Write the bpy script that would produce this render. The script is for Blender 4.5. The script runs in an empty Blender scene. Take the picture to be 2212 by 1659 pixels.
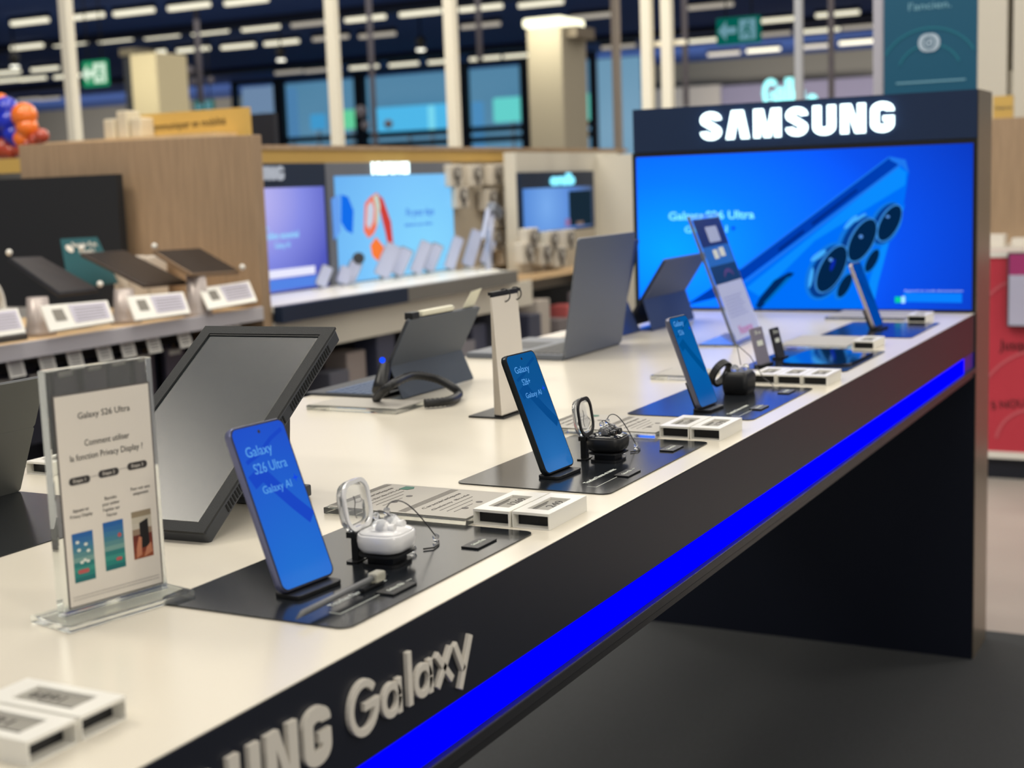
import bpy, bmesh, math, random
from mathutils import Vector, Matrix
random.seed(7)
S = bpy.context.scene
COL = S.collection
R = math.radians

# ------------------------------------------------------------------ camera
YAW, PITCH, ROLL, FPX = 0.4883, 0.1408, -0.0361, 3060.6
CAMP = Vector((0.6251, 0.0, 1.2608))
_f = Vector((-math.sin(YAW)*math.cos(PITCH), math.cos(YAW)*math.cos(PITCH), -math.sin(PITCH)))
_r0 = Vector((math.cos(YAW), math.sin(YAW), 0)); _u0 = _r0.cross(_f)
_r = _r0*math.cos(ROLL)+_u0*math.sin(ROLL); _u = -_r0*math.sin(ROLL)+_u0*math.cos(ROLL)
cam = bpy.data.cameras.new('camera'); cam.sensor_width = 36; cam.lens = FPX/2212*36
cam.clip_start = .02; cam.clip_end = 300
cam.dof.use_dof = True; cam.dof.focus_distance = 1.66; cam.dof.aperture_fstop = 5.4
co = bpy.data.objects.new('camera', cam); COL.objects.link(co)
mw = Matrix((_r, _u, -_f)).transposed().to_4x4(); mw.translation = CAMP
co.matrix_world = mw
S.camera = co
# ------------------------------------------------------------------ world, lights, exposure
S.view_settings.view_transform = 'Standard'; S.view_settings.look = 'None'
S.view_settings.gamma = 1; S.view_settings.use_curve_mapping = False
S.view_settings.exposure = 0.0
W = bpy.data.worlds.new('world'); S.world = W; W.use_nodes = True
W.node_tree.nodes['Background'].inputs[0].default_value = (.92, .93, 1, 1)
W.node_tree.nodes['Background'].inputs[1].default_value = .30
def area(loc, sx, sy, power, col=(1, .93, .80), rot=(0, 0, 0)):
    l = bpy.data.lights.new('store_and_fill_light', 'AREA'); l.shape = 'RECTANGLE'; l.size = sx; l.size_y = sy
    l.energy = power; l.color = col
    o = bpy.data.objects.new('store_and_fill_light', l); COL.objects.link(o); o.location = loc
    o.rotation_euler = tuple(R(a) for a in rot); return o
for (x, y, sx, p) in ((-1.6, -1.0, 1.5, 40), (.6, -1.2, 1.5, 50), (-1.2, 1.9, 1.5, 40), (.6, 1.6, 1.5, 34), (-1.6, 4.4, 1.5, 48), (.8, 4.6, 1.5, 45),
                   (2.6, 1.6, 1.5, 35), (-3.6, 5.2, 1.5, 45), (-1.0, 8, 1.5, 60), (2.6, 6.0, 1.5, 60)):
    area((x, y, 4.2), sx, .28, p*.60)
area((3.6, -.6, 2.9), 1.6, .5, 46, rot=(0, 62, -8))  # added side fill, brightens the sign paper and fascia letters
area((3.6, 3.4, 3.2), 1.6, .5, 34, rot=(0, 62, 0))  # second added side fill, farther along the fascia
area((-2.0, 9.5, 4.6), 6, .6, 120, rot=(-20, 0, 0))
area((-1.6, 2.6, 4.4), 3.5, .3, 40, rot=(38, 0, 0))
area((-2.6, 3.3, 4.5), 5, .3, 80, rot=(64, 0, 0))  # added light aimed at the cream posts
area((-3.3, 1.0, 4.2), 1.3, 1.1, 78)  # added light, placed to brighten the lower monitor screen by reflection
area((-22, 45, 3.2), 60, 1.5, 2600, (1, .95, .85), rot=(86, 0, 0))  # added wash that brightens the far wall
area((-11.8, 12.6, 3.1), .6, .3, 26, (1, .93, .75), rot=(50, 0, 0))  # added light on the front of the cream column
area((-4, 14, 5), 12, 10, 420)
area((-16, 22, 5.2), 24, 16, 900)

# ------------------------------------------------------------------ pixel rays onto real planes (2212 x 1659 frame)
def ray(px, py): return _f*FPX + _r*(px-1106) - _u*(py-829.5)
def onZ(px, py, z=.9): d = ray(px, py); return CAMP + d*((z-CAMP.z)/d.z)
def onY(px, py, y): d = ray(px, py); return CAMP + d*(y/d.y)
def onX(px, py, x): d = ray(px, py); return CAMP + d*((x-CAMP.x)/d.x)

# ------------------------------------------------------------------ materials
def lin(c): return tuple(((v/255)/12.92 if v/255 <= .04045 else ((v/255+.055)/1.055)**2.4) for v in c)
_mats = {}
def mat(name, col, rough=.5, metal=0, coat=0, spec=.5, noise=None, bump=None, trans=0, ior=1.45, emit=None, es=1, alpha=1):
    if name in _mats: return _mats[name]
    m = bpy.data.materials.new(name); m.use_nodes = True; nt = m.node_tree; b = nt.nodes['Principled BSDF']
    c = lin(col)
    b.inputs['Base Color'].default_value = (*c, 1); b.inputs['Roughness'].default_value = rough
    b.inputs['Metallic'].default_value = metal; b.inputs['Coat Weight'].default_value = coat
    b.inputs['Coat Roughness'].default_value = .06
    b.inputs['Specular IOR Level'].default_value = spec; b.inputs['Transmission Weight'].default_value = trans
    b.inputs['IOR'].default_value = ior; b.inputs['Alpha'].default_value = alpha
    if emit: b.inputs['Emission Color'].default_value = (*lin(emit), 1); b.inputs['Emission Strength'].default_value = es
    if noise:   # (scale, amount, stretch)
        sc, am, st = noise
        tc = nt.nodes.new('ShaderNodeTexCoord'); mp = nt.nodes.new('ShaderNodeMapping'); mp.inputs['Scale'].default_value = st
        n = nt.nodes.new('ShaderNodeTexNoise'); n.inputs['Scale'].default_value = sc; n.inputs['Detail'].default_value = 5
        cr = nt.nodes.new('ShaderNodeValToRGB'); cr.color_ramp.elements[0].position = .3; cr.color_ramp.elements[1].position = .7
        cr.color_ramp.elements[0].color = (*[v*(1-am) for v in c], 1); cr.color_ramp.elements[1].color = (*[min(1, v*(1+am)) for v in c], 1)
        nt.links.new(tc.outputs['Object'], mp.inputs[0]); nt.links.new(mp.outputs[0], n.inputs['Vector'])
        nt.links.new(n.outputs['Fac'], cr.inputs[0]); nt.links.new(cr.outputs[0], b.inputs['Base Color'])
    if bump:
        tc = nt.nodes.new('ShaderNodeTexCoord'); n = nt.nodes.new('ShaderNodeTexNoise'); n.inputs['Scale'].default_value = bump[0]
        bp = nt.nodes.new('ShaderNodeBump'); bp.inputs['Strength'].default_value = bump[1]; bp.inputs['Distance'].default_value = .001
        nt.links.new(tc.outputs['Object'], n.inputs['Vector']); nt.links.new(n.outputs['Fac'], bp.inputs['Height']); nt.links.new(bp.outputs[0], b.inputs['Normal'])
    _mats[name] = m; return m
def em(name, col, s=1.0): return mat(name, (0, 0, 0), .5, emit=col, es=s, spec=0)
def grad_em(name, stops, s, cen, rad, rough=.15, coat=0.0, sph=True, gloss=.5):
    """emissive display picture: colour ramp over distance from a point of the display (world/object space)"""
    if name in _mats: return _mats[name]
    m = mat(name, (4, 5, 8), rough, coat=coat, spec=gloss); nt = m.node_tree; b = nt.nodes['Principled BSDF']
    tc = nt.nodes.new('ShaderNodeTexCoord'); mp = nt.nodes.new('ShaderNodeMapping')
    mp.vector_type = 'POINT'; mp.inputs['Location'].default_value = [-cen[i]/rad[i] for i in range(3)]
    mp.inputs['Scale'].default_value = [1/v for v in rad]
    g = nt.nodes.new('ShaderNodeTexGradient'); g.gradient_type = 'SPHERICAL' if sph else 'LINEAR'
    cr = nt.nodes.new('ShaderNodeValToRGB')
    while len(cr.color_ramp.elements) < len(stops): cr.color_ramp.elements.new(.5)
    for e, (p, c) in zip(cr.color_ramp.elements, stops): e.position = p; e.color = (*lin(c), 1)
    nt.links.new(tc.outputs['Object'], mp.inputs[0]); nt.links.new(mp.outputs[0], g.inputs[0]); nt.links.new(g.outputs['Fac'], cr.inputs[0])
    nt.links.new(cr.outputs[0], b.inputs['Emission Color']); b.inputs['Emission Strength'].default_value = s
    return m
M = dict(
    top=mat('white_laminate', (226, 219, 203), .22, spec=.5, noise=(1.5, .02, (1, 1, 1))),
    blackpanel=mat('black_satin_panel', (26, 28, 32), .38),
    fascia=mat('dark_satin_metal', (30, 34, 46), .34, metal=.2),
    bronze=mat('brushed_dark_steel', (140, 128, 110), .30, metal=.55),
    rail=mat('dark_rail', (46, 47, 50), .35, metal=.3),
    letter=mat('pearl_letter', (226, 220, 208), .45),
    mat_=mat('gloss_black_mat', (30, 33, 37), .16, spec=.6, bump=(900, .04)),
    black=mat('black_plastic', (22, 23, 25), .4),
    blackmatte=mat('black_textured_plastic', (44, 46, 47), .6, bump=(1600, 1.0)),
    dkgrey=mat('charcoal_plastic', (58, 61, 66), .5),
    tabgrey=mat('slate_grey_cover', (74, 82, 94), .55),
    lapgrey=mat('laptop_grey_metal', (108, 113, 122), .42, metal=.4),
    white=mat('white_plastic', (236, 234, 226), .3),
    whitegloss=mat('white_gloss', (240, 240, 240), .12, coat=.5),
    offwhite=mat('off_white_paint', (206, 201, 188), .6),
    paper=mat('white_paper', (228, 221, 210), .7),
    greypaper=mat('grey_paper', (176, 172, 164), .6),
    eink=mat('eink_grey', (150, 147, 138), .5),
    ink=mat('black_ink', (30, 28, 27), .6),
    inkgrey=mat('grey_ink', (96, 92, 90), .6),
    pill=mat('dark_pill', (60, 57, 56), .5),
    acrylic=mat('clear_acrylic', (250, 253, 250), .03, trans=.93, ior=1.22),
    clear=mat('clear_plastic', (248, 250, 252), .03, trans=.9, ior=1.2),
    greenlogo=mat('green_badge', (10, 100, 80), .5),
    printwhite=mat('print_white', (225, 230, 220), .5),
    wood=mat('oak_veneer', (164, 139, 112), .5, noise=(6, .14, (14, 14, .8))),
    woodlight=mat('light_oak_shelf', (222, 190, 146), .5, noise=(6, .08, (3, 14, 3))),
    gold=mat('mustard_strip', (196, 160, 88), .5),
    goldsign=mat('ochre_sign_board', (206, 170, 92), .5),
    lav=mat('pale_lavender_rail', (190, 187, 192), .45),
    navy=mat('navy_panel', (13, 34, 60), .5),
    dknavy=mat('dark_navy_backing', (26, 30, 42), .6),
    grey=mat('mid_grey_panel', (104, 108, 118), .5),
    greyfascia=mat('warm_grey_fascia', (112, 110, 106), .5),
    beige=mat('beige_pegboard', (186, 176, 158), .6),
    ceil=mat('dark_ceiling', (44, 78, 150), .9),
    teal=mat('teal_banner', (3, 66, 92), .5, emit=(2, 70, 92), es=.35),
    tealcard=mat('teal_card', (26, 84, 92), .5),
    steel=mat('steel', (170, 170, 168), .25, metal=1),
    cable=mat('black_cable', (24, 25, 27), .45),
    cablegrey=mat('grey_tether', (70, 70, 72), .4),
    carpet=mat('charcoal_carpet', (62, 64, 66), .95, noise=(300, .25, (1, 1, 1)), bump=(500, .8)),
    tile=mat('pale_grey_floor', (172, 166, 158), .35, noise=(3, .06, (1, 1, 1))),
    red=mat('coral_red_board', (196, 58, 74), .5),
    pinkarc=mat('pale_red_arc', (206, 98, 108), .5),
    wallb=mat('greige_wall', (128, 124, 116), .8),
    bluegrad=None)

# ------------------------------------------------------------------ mesh builder
def I(): return Matrix.Identity(4)
def T(x, y, z): return Matrix.Translation((x, y, z))
def RX(a): return Matrix.Rotation(R(a), 4, 'X')
def RY(a): return Matrix.Rotation(R(a), 4, 'Y')
def RZ(a): return Matrix.Rotation(R(a), 4, 'Z')
def frame(o, right, up):
    x = Vector(right).normalized(); u = Vector(up); z = x.cross(u).normalized(); y = z.cross(x)
    m = Matrix((x, y, z)).transposed().to_4x4(); m.translation = Vector(o); return m
class MB:
    def __init__(s): s.bm = bmesh.new(); s.mats = []; s.mi = 0
    def m(s, mt):
        if mt not in s.mats: s.mats.append(mt)
        s.mi = s.mats.index(mt); return s
    def _v(s, co, M=None): return s.bm.verts.new(M @ Vector(co) if M else Vector(co))
    def face(s, vs, M=None):
        f = s.bm.faces.new([s._v(v, M) for v in vs]); f.material_index = s.mi; return s
    def hexa(s, p, M=None):
        v = [s._v(q, M) for q in p]
        for a in ((3, 2, 1, 0), (4, 5, 6, 7), (0, 1, 5, 4), (1, 2, 6, 5), (2, 3, 7, 6), (3, 0, 4, 7)):
            f = s.bm.faces.new([v[i] for i in a]); f.material_index = s.mi
        return s
    def box(s, x0, x1, y0, y1, z0, z1, M=None):
        return s.hexa([(x0, y0, z0), (x1, y0, z0), (x1, y1, z0), (x0, y1, z0), (x0, y0, z1), (x1, y0, z1), (x1, y1, z1), (x0, y1, z1)], M)
    def prism(s, poly, z0, z1, M=None, smooth=False):
        n = len(poly)
        a = [s._v((x, y, z0), M) for x, y in poly]; b = [s._v((x, y, z1), M) for x, y in poly]
        fs = [s.bm.faces.new(a[::-1]), s.bm.faces.new(b)]
        for i in range(n):
            f = s.bm.faces.new([a[i], a[(i+1) % n], b[(i+1) % n], b[i]]); f.smooth = smooth; fs.append(f)
        for f in fs: f.material_index = s.mi
        return s
    def loft(s, rings, M=None, cap=True, smooth=True, close=False):
        vs = [[s._v(p, M) for p in r] for r in rings]; n = len(vs[0])
        m = len(vs)
        for i in range(m if close else m-1):
            A, B = vs[i], vs[(i+1) % m]
            for j in range(n):
                f = s.bm.faces.new([A[j], A[(j+1) % n], B[(j+1) % n], B[j]]); f.smooth = smooth; f.material_index = s.mi
        if cap and not close:
            f = s.bm.faces.new(vs[0][::-1]); f.material_index = s.mi
            f = s.bm.faces.new(vs[-1]); f.material_index = s.mi
        return s
    def tube(s, pts, r, n=8, M=None, cap=True, rf=None):
        pts = [Vector(p) for p in pts]; rings = []
        ref = None
        for i, p in enumerate(pts):
            t = (pts[min(i+1, len(pts)-1)]-pts[max(i-1, 0)]).normalized()
            if ref is None: ref = t.orthogonal().normalized()
            ref = (ref-t*ref.dot(t)).normalized(); b = t.cross(ref)
            rr = rf(i) if rf else r
            rings.append([p+ref*rr*math.cos(2*math.pi*k/n)+b*rr*math.sin(2*math.pi*k/n) for k in range(n)])
        return s.loft(rings, M, cap)
    def lathe(s, prof, n=24, M=None, cap=True):
        return s.loft([[(r*math.cos(2*math.pi*k/n), r*math.sin(2*math.pi*k/n), z) for k in range(n)] for r, z in prof], M, cap)
    def ball(s, c, r, M=None, n=12):
        prof = [(max(r*math.sin(math.pi*i/8), 1e-5), -r*math.cos(math.pi*i/8)) for i in range(9)]
        return s.lathe(prof, n, (M or I()) @ T(*c), cap=False)
    def stroke(s, pts, w, z0, z1, M=None):
        """thick 2-D polyline as a solid"""
        P = [Vector(p) for p in pts]; L = []; Rr = []
        for i, p in enumerate(P):
            a = (P[i]-P[i-1]).normalized() if i > 0 else (P[1]-P[0]).normalized()
            b = (P[i+1]-P[i]).normalized() if i < len(P)-1 else a
            t = (a+b).normalized(); nrm = Vector((-t.y, t.x)); k = w/2/max(.5, nrm.dot(Vector((-a.y, a.x))))
            L.append(p+nrm*k); Rr.append(p-nrm*k)
        rings = [[(L[i].x, L[i].y, z0), (Rr[i].x, Rr[i].y, z0), (Rr[i].x, Rr[i].y, z1), (L[i].x, L[i].y, z1)] for i in range(len(P))]
        return s.loft(rings, M, True, smooth=False)
    def text(s, st, size, M, ext=.0002, w=None, align='CENTER', bold=0):
        cu = bpy.data.curves.new('t', 'FONT'); cu.body = st; cu.size = size; cu.extrude = ext; cu.align_x = align
        cu.align_y = 'CENTER'; cu.offset = bold; cu.resolution_u = 3
        ob = bpy.data.objects.new('t', cu); COL.objects.link(ob); bpy.context.view_layer.update()
        me = bpy.data.meshes.new_from_object(ob.evaluated_get(bpy.context.evaluated_depsgraph_get()))
        sc = 1
        if w and len(me.vertices):
            xs = [v.co.x for v in me.vertices]; sc = w/max(1e-6, max(xs)-min(xs))
        off = len(s.bm.verts); s.bm.verts.ensure_lookup_table()
        vm = [s.bm.verts.new(M @ Vector((v.co.x*sc, v.co.y, v.co.z))) for v in me.vertices]
        for p in me.polygons:
            try: f = s.bm.faces.new([vm[i] for i in p.vertices]); f.material_index = s.mi
            except ValueError: pass
        bpy.data.objects.remove(ob); bpy.data.curves.remove(cu); bpy.data.meshes.remove(me)
        return s
    def build(s, name, parent=None, bevel=0, seg=2, recalc=True):
        if recalc: bmesh.ops.recalc_face_normals(s.bm, faces=s.bm.faces)
        me = bpy.data.meshes.new(name); s.bm.to_mesh(me); s.bm.free()
        for mt in s.mats: me.materials.append(mt)
        o = bpy.data.objects.new(name, me); COL.objects.link(o)
        if parent: o.parent = parent
        if bevel:
            b = o.modifiers.new('bevel', 'BEVEL'); b.width = bevel; b.segments = seg; b.limit_method = 'ANGLE'; b.angle_limit = R(40)
        return o
def rrect(w, h, r, n=6, cx=0, cy=0):
    p = []
    for sx, sy, a in ((1, 1, 0), (-1, 1, 90), (-1, -1, 180), (1, -1, 270)):
        for k in range(n+1):
            t = R(a+90*k/n); p.append((cx+sx*(w/2-r)+r*math.cos(t), cy+sy*(h/2-r)+r*math.sin(t)))
    return p
def ell(cx, cy, a, b, rot=0, n=28):
    c, s_ = math.cos(R(rot)), math.sin(R(rot))
    return [(cx+a*math.cos(t)*c-b*math.sin(t)*s_, cy+a*math.cos(t)*s_+b*math.sin(t)*c) for t in [2*math.pi*k/n for k in range(n)]]
def B(mt): return MB().m(mt)
def tag(o, label, cat, group=None, kind=None):
    if label: o['label'] = label
    if cat: o['category'] = cat
    if group: o['group'] = group
    if kind: o['kind'] = kind
    return o
def thing(name, label, cat, loc=(0, 0, 0), rz=0, group=None):
    o = bpy.data.objects.new(name, None); COL.objects.link(o); o.location = loc; o.rotation_euler.z = R(rz)
    o.empty_display_size = .05
    return tag(o, label, cat, group)
def struct(name, mb, **k): return tag(mb.build(name, **k), None, None, kind='structure')
def dup(root, loc, rz=None, label=None, group=None):
    r = root.copy(); COL.objects.link(r); r.location = loc
    if rz is not None: r.rotation_euler.z = R(rz)
    if label: r['label'] = label
    if group: r['group'] = group
    for ch in list(root.children):
        c = ch.copy(); COL.objects.link(c); c.parent = r
        for g in ch.children:
            d = g.copy(); COL.objects.link(d); d.parent = c
    return r
H = .90          # table top height
YP = 3.635       # front of the big display panel

# ================================================================== SETTING
struct('floor', B(M['tile']).box(-60, 14, -4, 58, -.05, 0))
ceil = B(M['ceil']).box(-60, 14, -4, 58, 5.56, 5.7)
struct('ceiling', ceil)
struct('wall_back', B(M['wallb']).box(-60, 14, 52, 52.3, 0, 5.56))
c = B(M['carpet']).box(-2.0, 2.6, -1.5, 3.89, 0, .006).build('carpet')
tag(c, 'charcoal carpet under the display table', 'carpet')
# far glazed front, real bays with frames in front of a daylit street scene
gl = mat('window_glass', (200, 225, 235), .02, trans=1, ior=1.05)
def YG(px, py): return onY(px, py, 44)
xa, xb = YG(505, 200).x, YG(1290, 200).x
frm = mat('dark_window_frame', (22, 40, 58), .5)
bays = [505, 606, 780, 1002, 1140, 1290]
for i in range(5):
    x0, x1 = YG(bays[i], 240).x, YG(bays[i+1], 240).x
    w = B(frm)
    w.box(x0, x0+.22, 43.9, 44.1, .2, 5.5); w.box(x1-.22, x1, 43.9, 44.1, .2, 5.5)
    for z in (.2, 2.7, 3.05, 5.3): w.box(x0+.22, x1-.22, 43.92, 44.08, z, z+.2)
    o = struct('window_%d' % (i+1), w)
    g = B(gl).box(x0+.22, x1-.22, 43.99, 44.01, .4, 5.3).build('glass', o)
sky = mat('daylit_street_haze', (14, 22, 30), .9, emit=(112, 160, 190), es=.8)
st = B(sky).box(xa-.6, xb+.3, 47.0, 47.1, 0, 5.5)
tag(st.build('street_backdrop'), 'hazy blue daylit canopy beyond the far glazed front', 'backdrop')
def far_card(name, label, cat, x0, y0, x1, y1, col, s, Y=46.2, dep=.15):
    a = onY(x0, y0, Y); b = onY(x1, y1, Y)
    o = B(em('%s_lit_%d_%d' % (name, x0, y0), col, s)).box(a.x, b.x, Y, Y+dep, min(a.z, b.z), max(a.z, b.z)).build(name, bevel=.08)
    B(frm).box((a.x+b.x)/2-.05, (a.x+b.x)/2+.05, Y+.02, Y+.12, 0, min(a.z, b.z)).build('support', o)
    return tag(o, label, cat)
far_card('light_box', 'green glowing light box behind the second white pole', 'sign', 737, 238, 782, 277, (130, 235, 170), 1.0)
far_card('light_box', 'wide bright cyan light box in the middle of the far window', 'sign', 800, 234, 966, 284, (104, 208, 252), 1.0, 46.4)
far_card('light_box', 'turquoise light box left of the concrete column', 'sign', 1063, 212, 1148, 260, (130, 236, 220), 1.0)
far_card('light_box', 'turquoise light box right of the concrete column', 'sign', 1238, 202, 1273, 268, (130, 236, 210), 1.0)
far_card('light_box', 'pale cyan upright lamp over the wide cyan light box', 'sign', 922, 228, 938, 284, (150, 235, 250), 1.1, 46.0)
far_card('light_box', 'small blue light box low in the left window', 'sign', 668, 247, 702, 279, (90, 180, 230), .9)
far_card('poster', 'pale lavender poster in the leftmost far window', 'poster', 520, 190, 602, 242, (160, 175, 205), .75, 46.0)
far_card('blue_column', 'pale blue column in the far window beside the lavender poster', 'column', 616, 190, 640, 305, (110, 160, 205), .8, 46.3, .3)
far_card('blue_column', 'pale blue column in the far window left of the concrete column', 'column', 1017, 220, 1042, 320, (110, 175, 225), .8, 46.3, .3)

# grey-pink partition band on the far right wall
a = onY(1140, 190, 51); b = onY(1560, 178, 51); cc = onY(1900, 190, 51)
tag(B(mat('pale_partition', (176, 168, 160), .8)).box(a.x, b.x, 50.8, 51, 0, onY(1400, 194, 51).z).build('partition'), 'pale beige far partition above the dark backlit panel left end', 'partition')
tag(B(mat('mauve_partition', (134, 128, 150), .8)).box(b.x+.02, cc.x, 50.8, 51, 0, onY(1700, 178, 51).z).build('partition'), 'mauve grey far partition above the white glowing letters', 'partition')

# ceiling lights (linear)
lit = mat('lit_linear_diffuser', (240, 235, 215), .5, emit=(246, 240, 214), es=1.15)
litd = mat('dim_linear_diffuser', (200, 195, 185), .5, emit=(190, 182, 168), es=.75)
rows = [('nearest', [(64, 47), (182, 36), (289, 26), (408, 14), (532, 3)], [0]*5),
        ('second', [(58, 101), (152, 94), (249, 86), (350, 78), (454, 69), (563, 60), (671, 51), (789, 40), (908, 28), (1038, 17), (1168, 8)], [0]*6+[1]+[0]*4),
        ('third', [(324, 114), (417, 107), (514, 100), (608, 92), (714, 82), (815, 76), (1038, 55), (1278, 35)], [0]*4+[1]*4),
        ('fourth', [(15, 157), (97, 149)], [0, 0]),
        ('fifth', [(14, 174), (72, 170), (145, 165), (624, 156), (688, 152), (786, 145), (872, 139), (957, 133), (1048, 126), (1122, 120)], [0]*3+[1, 1]+[0]*5),
        ('farthest', [(62, 215), (107, 213)], [1, 1]),
        ('right-hand', [(1535, 13), (1679, 43), (1809, 30), (1772, 66), (1667, 74), (1851, 91), (1649, 108), (1763, 100), (1861, 58), (1564, 116), (1527, 87), (1336, 101)], [1, 0, 0, 0, 1, 0, 0, 1, 1, 1, 0, 1])]
ords = ['leftmost', 'second', 'third', 'fourth', 'fifth', 'sixth', 'seventh', 'eighth', 'ninth', 'tenth', 'eleventh', 'twelfth']
protoL = {}
for rn, pts, dm in rows:
    order = sorted(range(len(pts)), key=lambda i: pts[i][0])
    for k, i in enumerate(order):
        p = onZ(pts[i][0], pts[i][1], 5.4); d = dm[i]
        lab = '%s%s ceiling light %s in the %s row of linear lights' % (('dim ' if d else 'white '), 'strip', ords[k]+(' from left' if k else ''), rn)
        if d not in protoL:
            t = thing('linear_ceiling_light', lab, 'ceiling light', p, 0, 'linear lights under the dark ceiling')
            B(M['black']).box(-.6, .6, -.07, .07, .05, .16).build('housing', t)
            B(litd if d else lit).box(-.58, .58, -.06, .06, -.05, .05).build('diffuser', t, bevel=.02)
            protoL[d] = t
        else:
            dup(protoL[d], p, 0, lab, 'linear lights under the dark ceiling')
for k, (x, y) in enumerate(((32, 143), (607, 129), (909, 107))):
    p = onZ(x, y, 4.6)
    t = thing('spotlight', 'round white spotlight %s' % ('beside the leftmost pole', 'left of the second white pole', 'left of the third white pole')[k], 'spotlight', p, 0, 'round spotlights')
    B(M['black']).lathe([(.09, 0), (.13, .25), (.05, .32), (.02, .34), (.02, .96)], 16).build('housing', t)
    B(em('spot_lens', (255, 252, 235), 2.2)).lathe([(.10, -.03), (.11, 0), (.09, .01)], 16).build('lens', t)
# a few dark ducts under the ceiling
for k, (y, z) in enumerate(((18, 5.35), (29, 5.38), (40, 5.4))):
    tag(B(mat('navy_duct', (30, 40, 66), .7)).box(-50, 8, y, y+.5, z, z+.18).build('ceiling_duct'),
        'dark blue duct under the ceiling, %s of three' % ('nearest', 'middle', 'farthest')[k], 'duct', 'ceiling ducts')
# hanging drops (cable trunks) with little spheres
for k, (x, y0, y1, Y) in enumerate(((427, 85, 225, 26), (798, 45, 330, 22), (1795, 0, 215, 9), (1478, 0, 230, 14), (1033, 28, 130, 24))):
    p0 = onY(x, y0, Y); p1 = onY(x+4, y1, Y); wd = .05*Y/22
    m_ = B(mat('grey_drop_pole', (120, 116, 126), .5)); m_.tube([(p0.x, Y, 5.56), (p0.x, Y, p1.z)], wd, 8)
    if k in (0, 1):
        m_.ball((p0.x-.28, Y, onY(x, 152 if k == 0 else 240, Y).z), .11); m_.ball((p0.x-.2, Y, onY(x, 176 if k == 0 else 270, Y).z), .08); m_.ball((p0.x+.3, Y, onY(x, 176 if k == 0 else 270, Y).z), .08)
    tag(m_.build('ceiling_drop_pole'), ('thin hanging pole with camera domes above the ochre sign', 'thin hanging pole with domes beside the second white pole', 'thin pale pole behind the glowing letters, near teal banner', 'slim mauve pole right of the twin white poles', 'short thin drop right of the third white pole')[k], 'pole')

# white poles
def pole(x0, x1, y0, Y, w, label, m=M['offwhite'], top=4.2, base=0.0):
    p = onY(x0, y0, Y)
    o = B(m).box(p.x-w/2, p.x+w/2, Y-w/2, Y+w/2, base, top).build('display_post', bevel=.004)
    return tag(o, label, 'post', 'pale posts rising above the fixtures')
pm = mat('cream_post', (240, 234, 216), .5)
pole(152, 0, 150, 6.4, .062, 'cream upright post behind the wooden divider, far left', pm)
pole(722, 0, 150, 6.4, .056, 'cream upright post rising behind the white lettered header', pm)
pole(977, 0, 150, 6.4, .056, 'cream upright post left of the concrete column', pm)
pole(1398.5, 0, 110, 6.0, .047, 'left one of the paired posts behind the backlit panel', pm)
pole(1442, 0, 110, 6.0, .047, 'right one of the paired posts behind the backlit panel', pm)
pole(1726, 0, 100, 6.0, .033, 'slender grey post left of the teal banner', mat('grey_post', (170, 172, 178), .5))
pole(1332, 0, 150, 9.0, .05, 'brownish slender post right of the concrete column', mat('taupe_post', (140, 130, 120), .5))
pole(1898, 0, 100, 5.3, .034, 'pale post along the left edge of teal banner', mat('lilac_post', (176, 174, 186), .5))
p = onY(1412, 95, 6.02); q = onY(1476, 93, 6.02)
tag(B(pm).box(p.x, q.x, 6.03, 6.06, p.z-.012, p.z+.012).build('cross_bar'), 'short white bar crossing the paired posts', 'bar')

# columns
def column(name, label, Y, px0, px1, pyt, w2, mt, top_lit=None):
    a = onY(px0, pyt, Y); b = onY(px1, pyt, Y)
    t = thing(name, label, 'column', (a.x, Y, 0))
    B(mt).box(0, b.x-a.x, 0, w2, 0, a.z).build('shaft', t, bevel=.02)
    return t, a, b
colm = mat('greige_column', (158, 150, 132), .7)
t, a, b = column('building_column', 'greige column with a lit top left of the backlit panel', 12, 1136, 1212, 62, .55, colm)
B(em('column_lamp_glow', (252, 248, 214), 2.0)).box(-.03, b.x-a.x+.02, -.03, .5, a.z+.002, a.z+.09).build('top_lamp', t, bevel=.03)
area((a.x+.2, 11.5, a.z+.2), .4, .1, 14, (1, .95, .75), (30, 0, 0))
B(mat('taupe_side_panel', (112, 102, 88), .7)).box(b.x-a.x+.005, b.x-a.x+.11, .1, .5, a.z-.1, a.z).build('sensor_box', t)
t, a, b = column('building_column', 'cream column behind the ochre sign', 14, 279, 335, 118, .6, mat('cream_column', (214, 202, 166), .7))
B(M['dkgrey']).box(-.20, -.01, .1, .5, a.z-1.1, a.z-.02).build('poster_panel', t)
B(mat('beige_cap', (120, 114, 98), .7)).box(-.24, -.0, .08, .5, a.z-.0, a.z+.09).build('cap', t)

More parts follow.
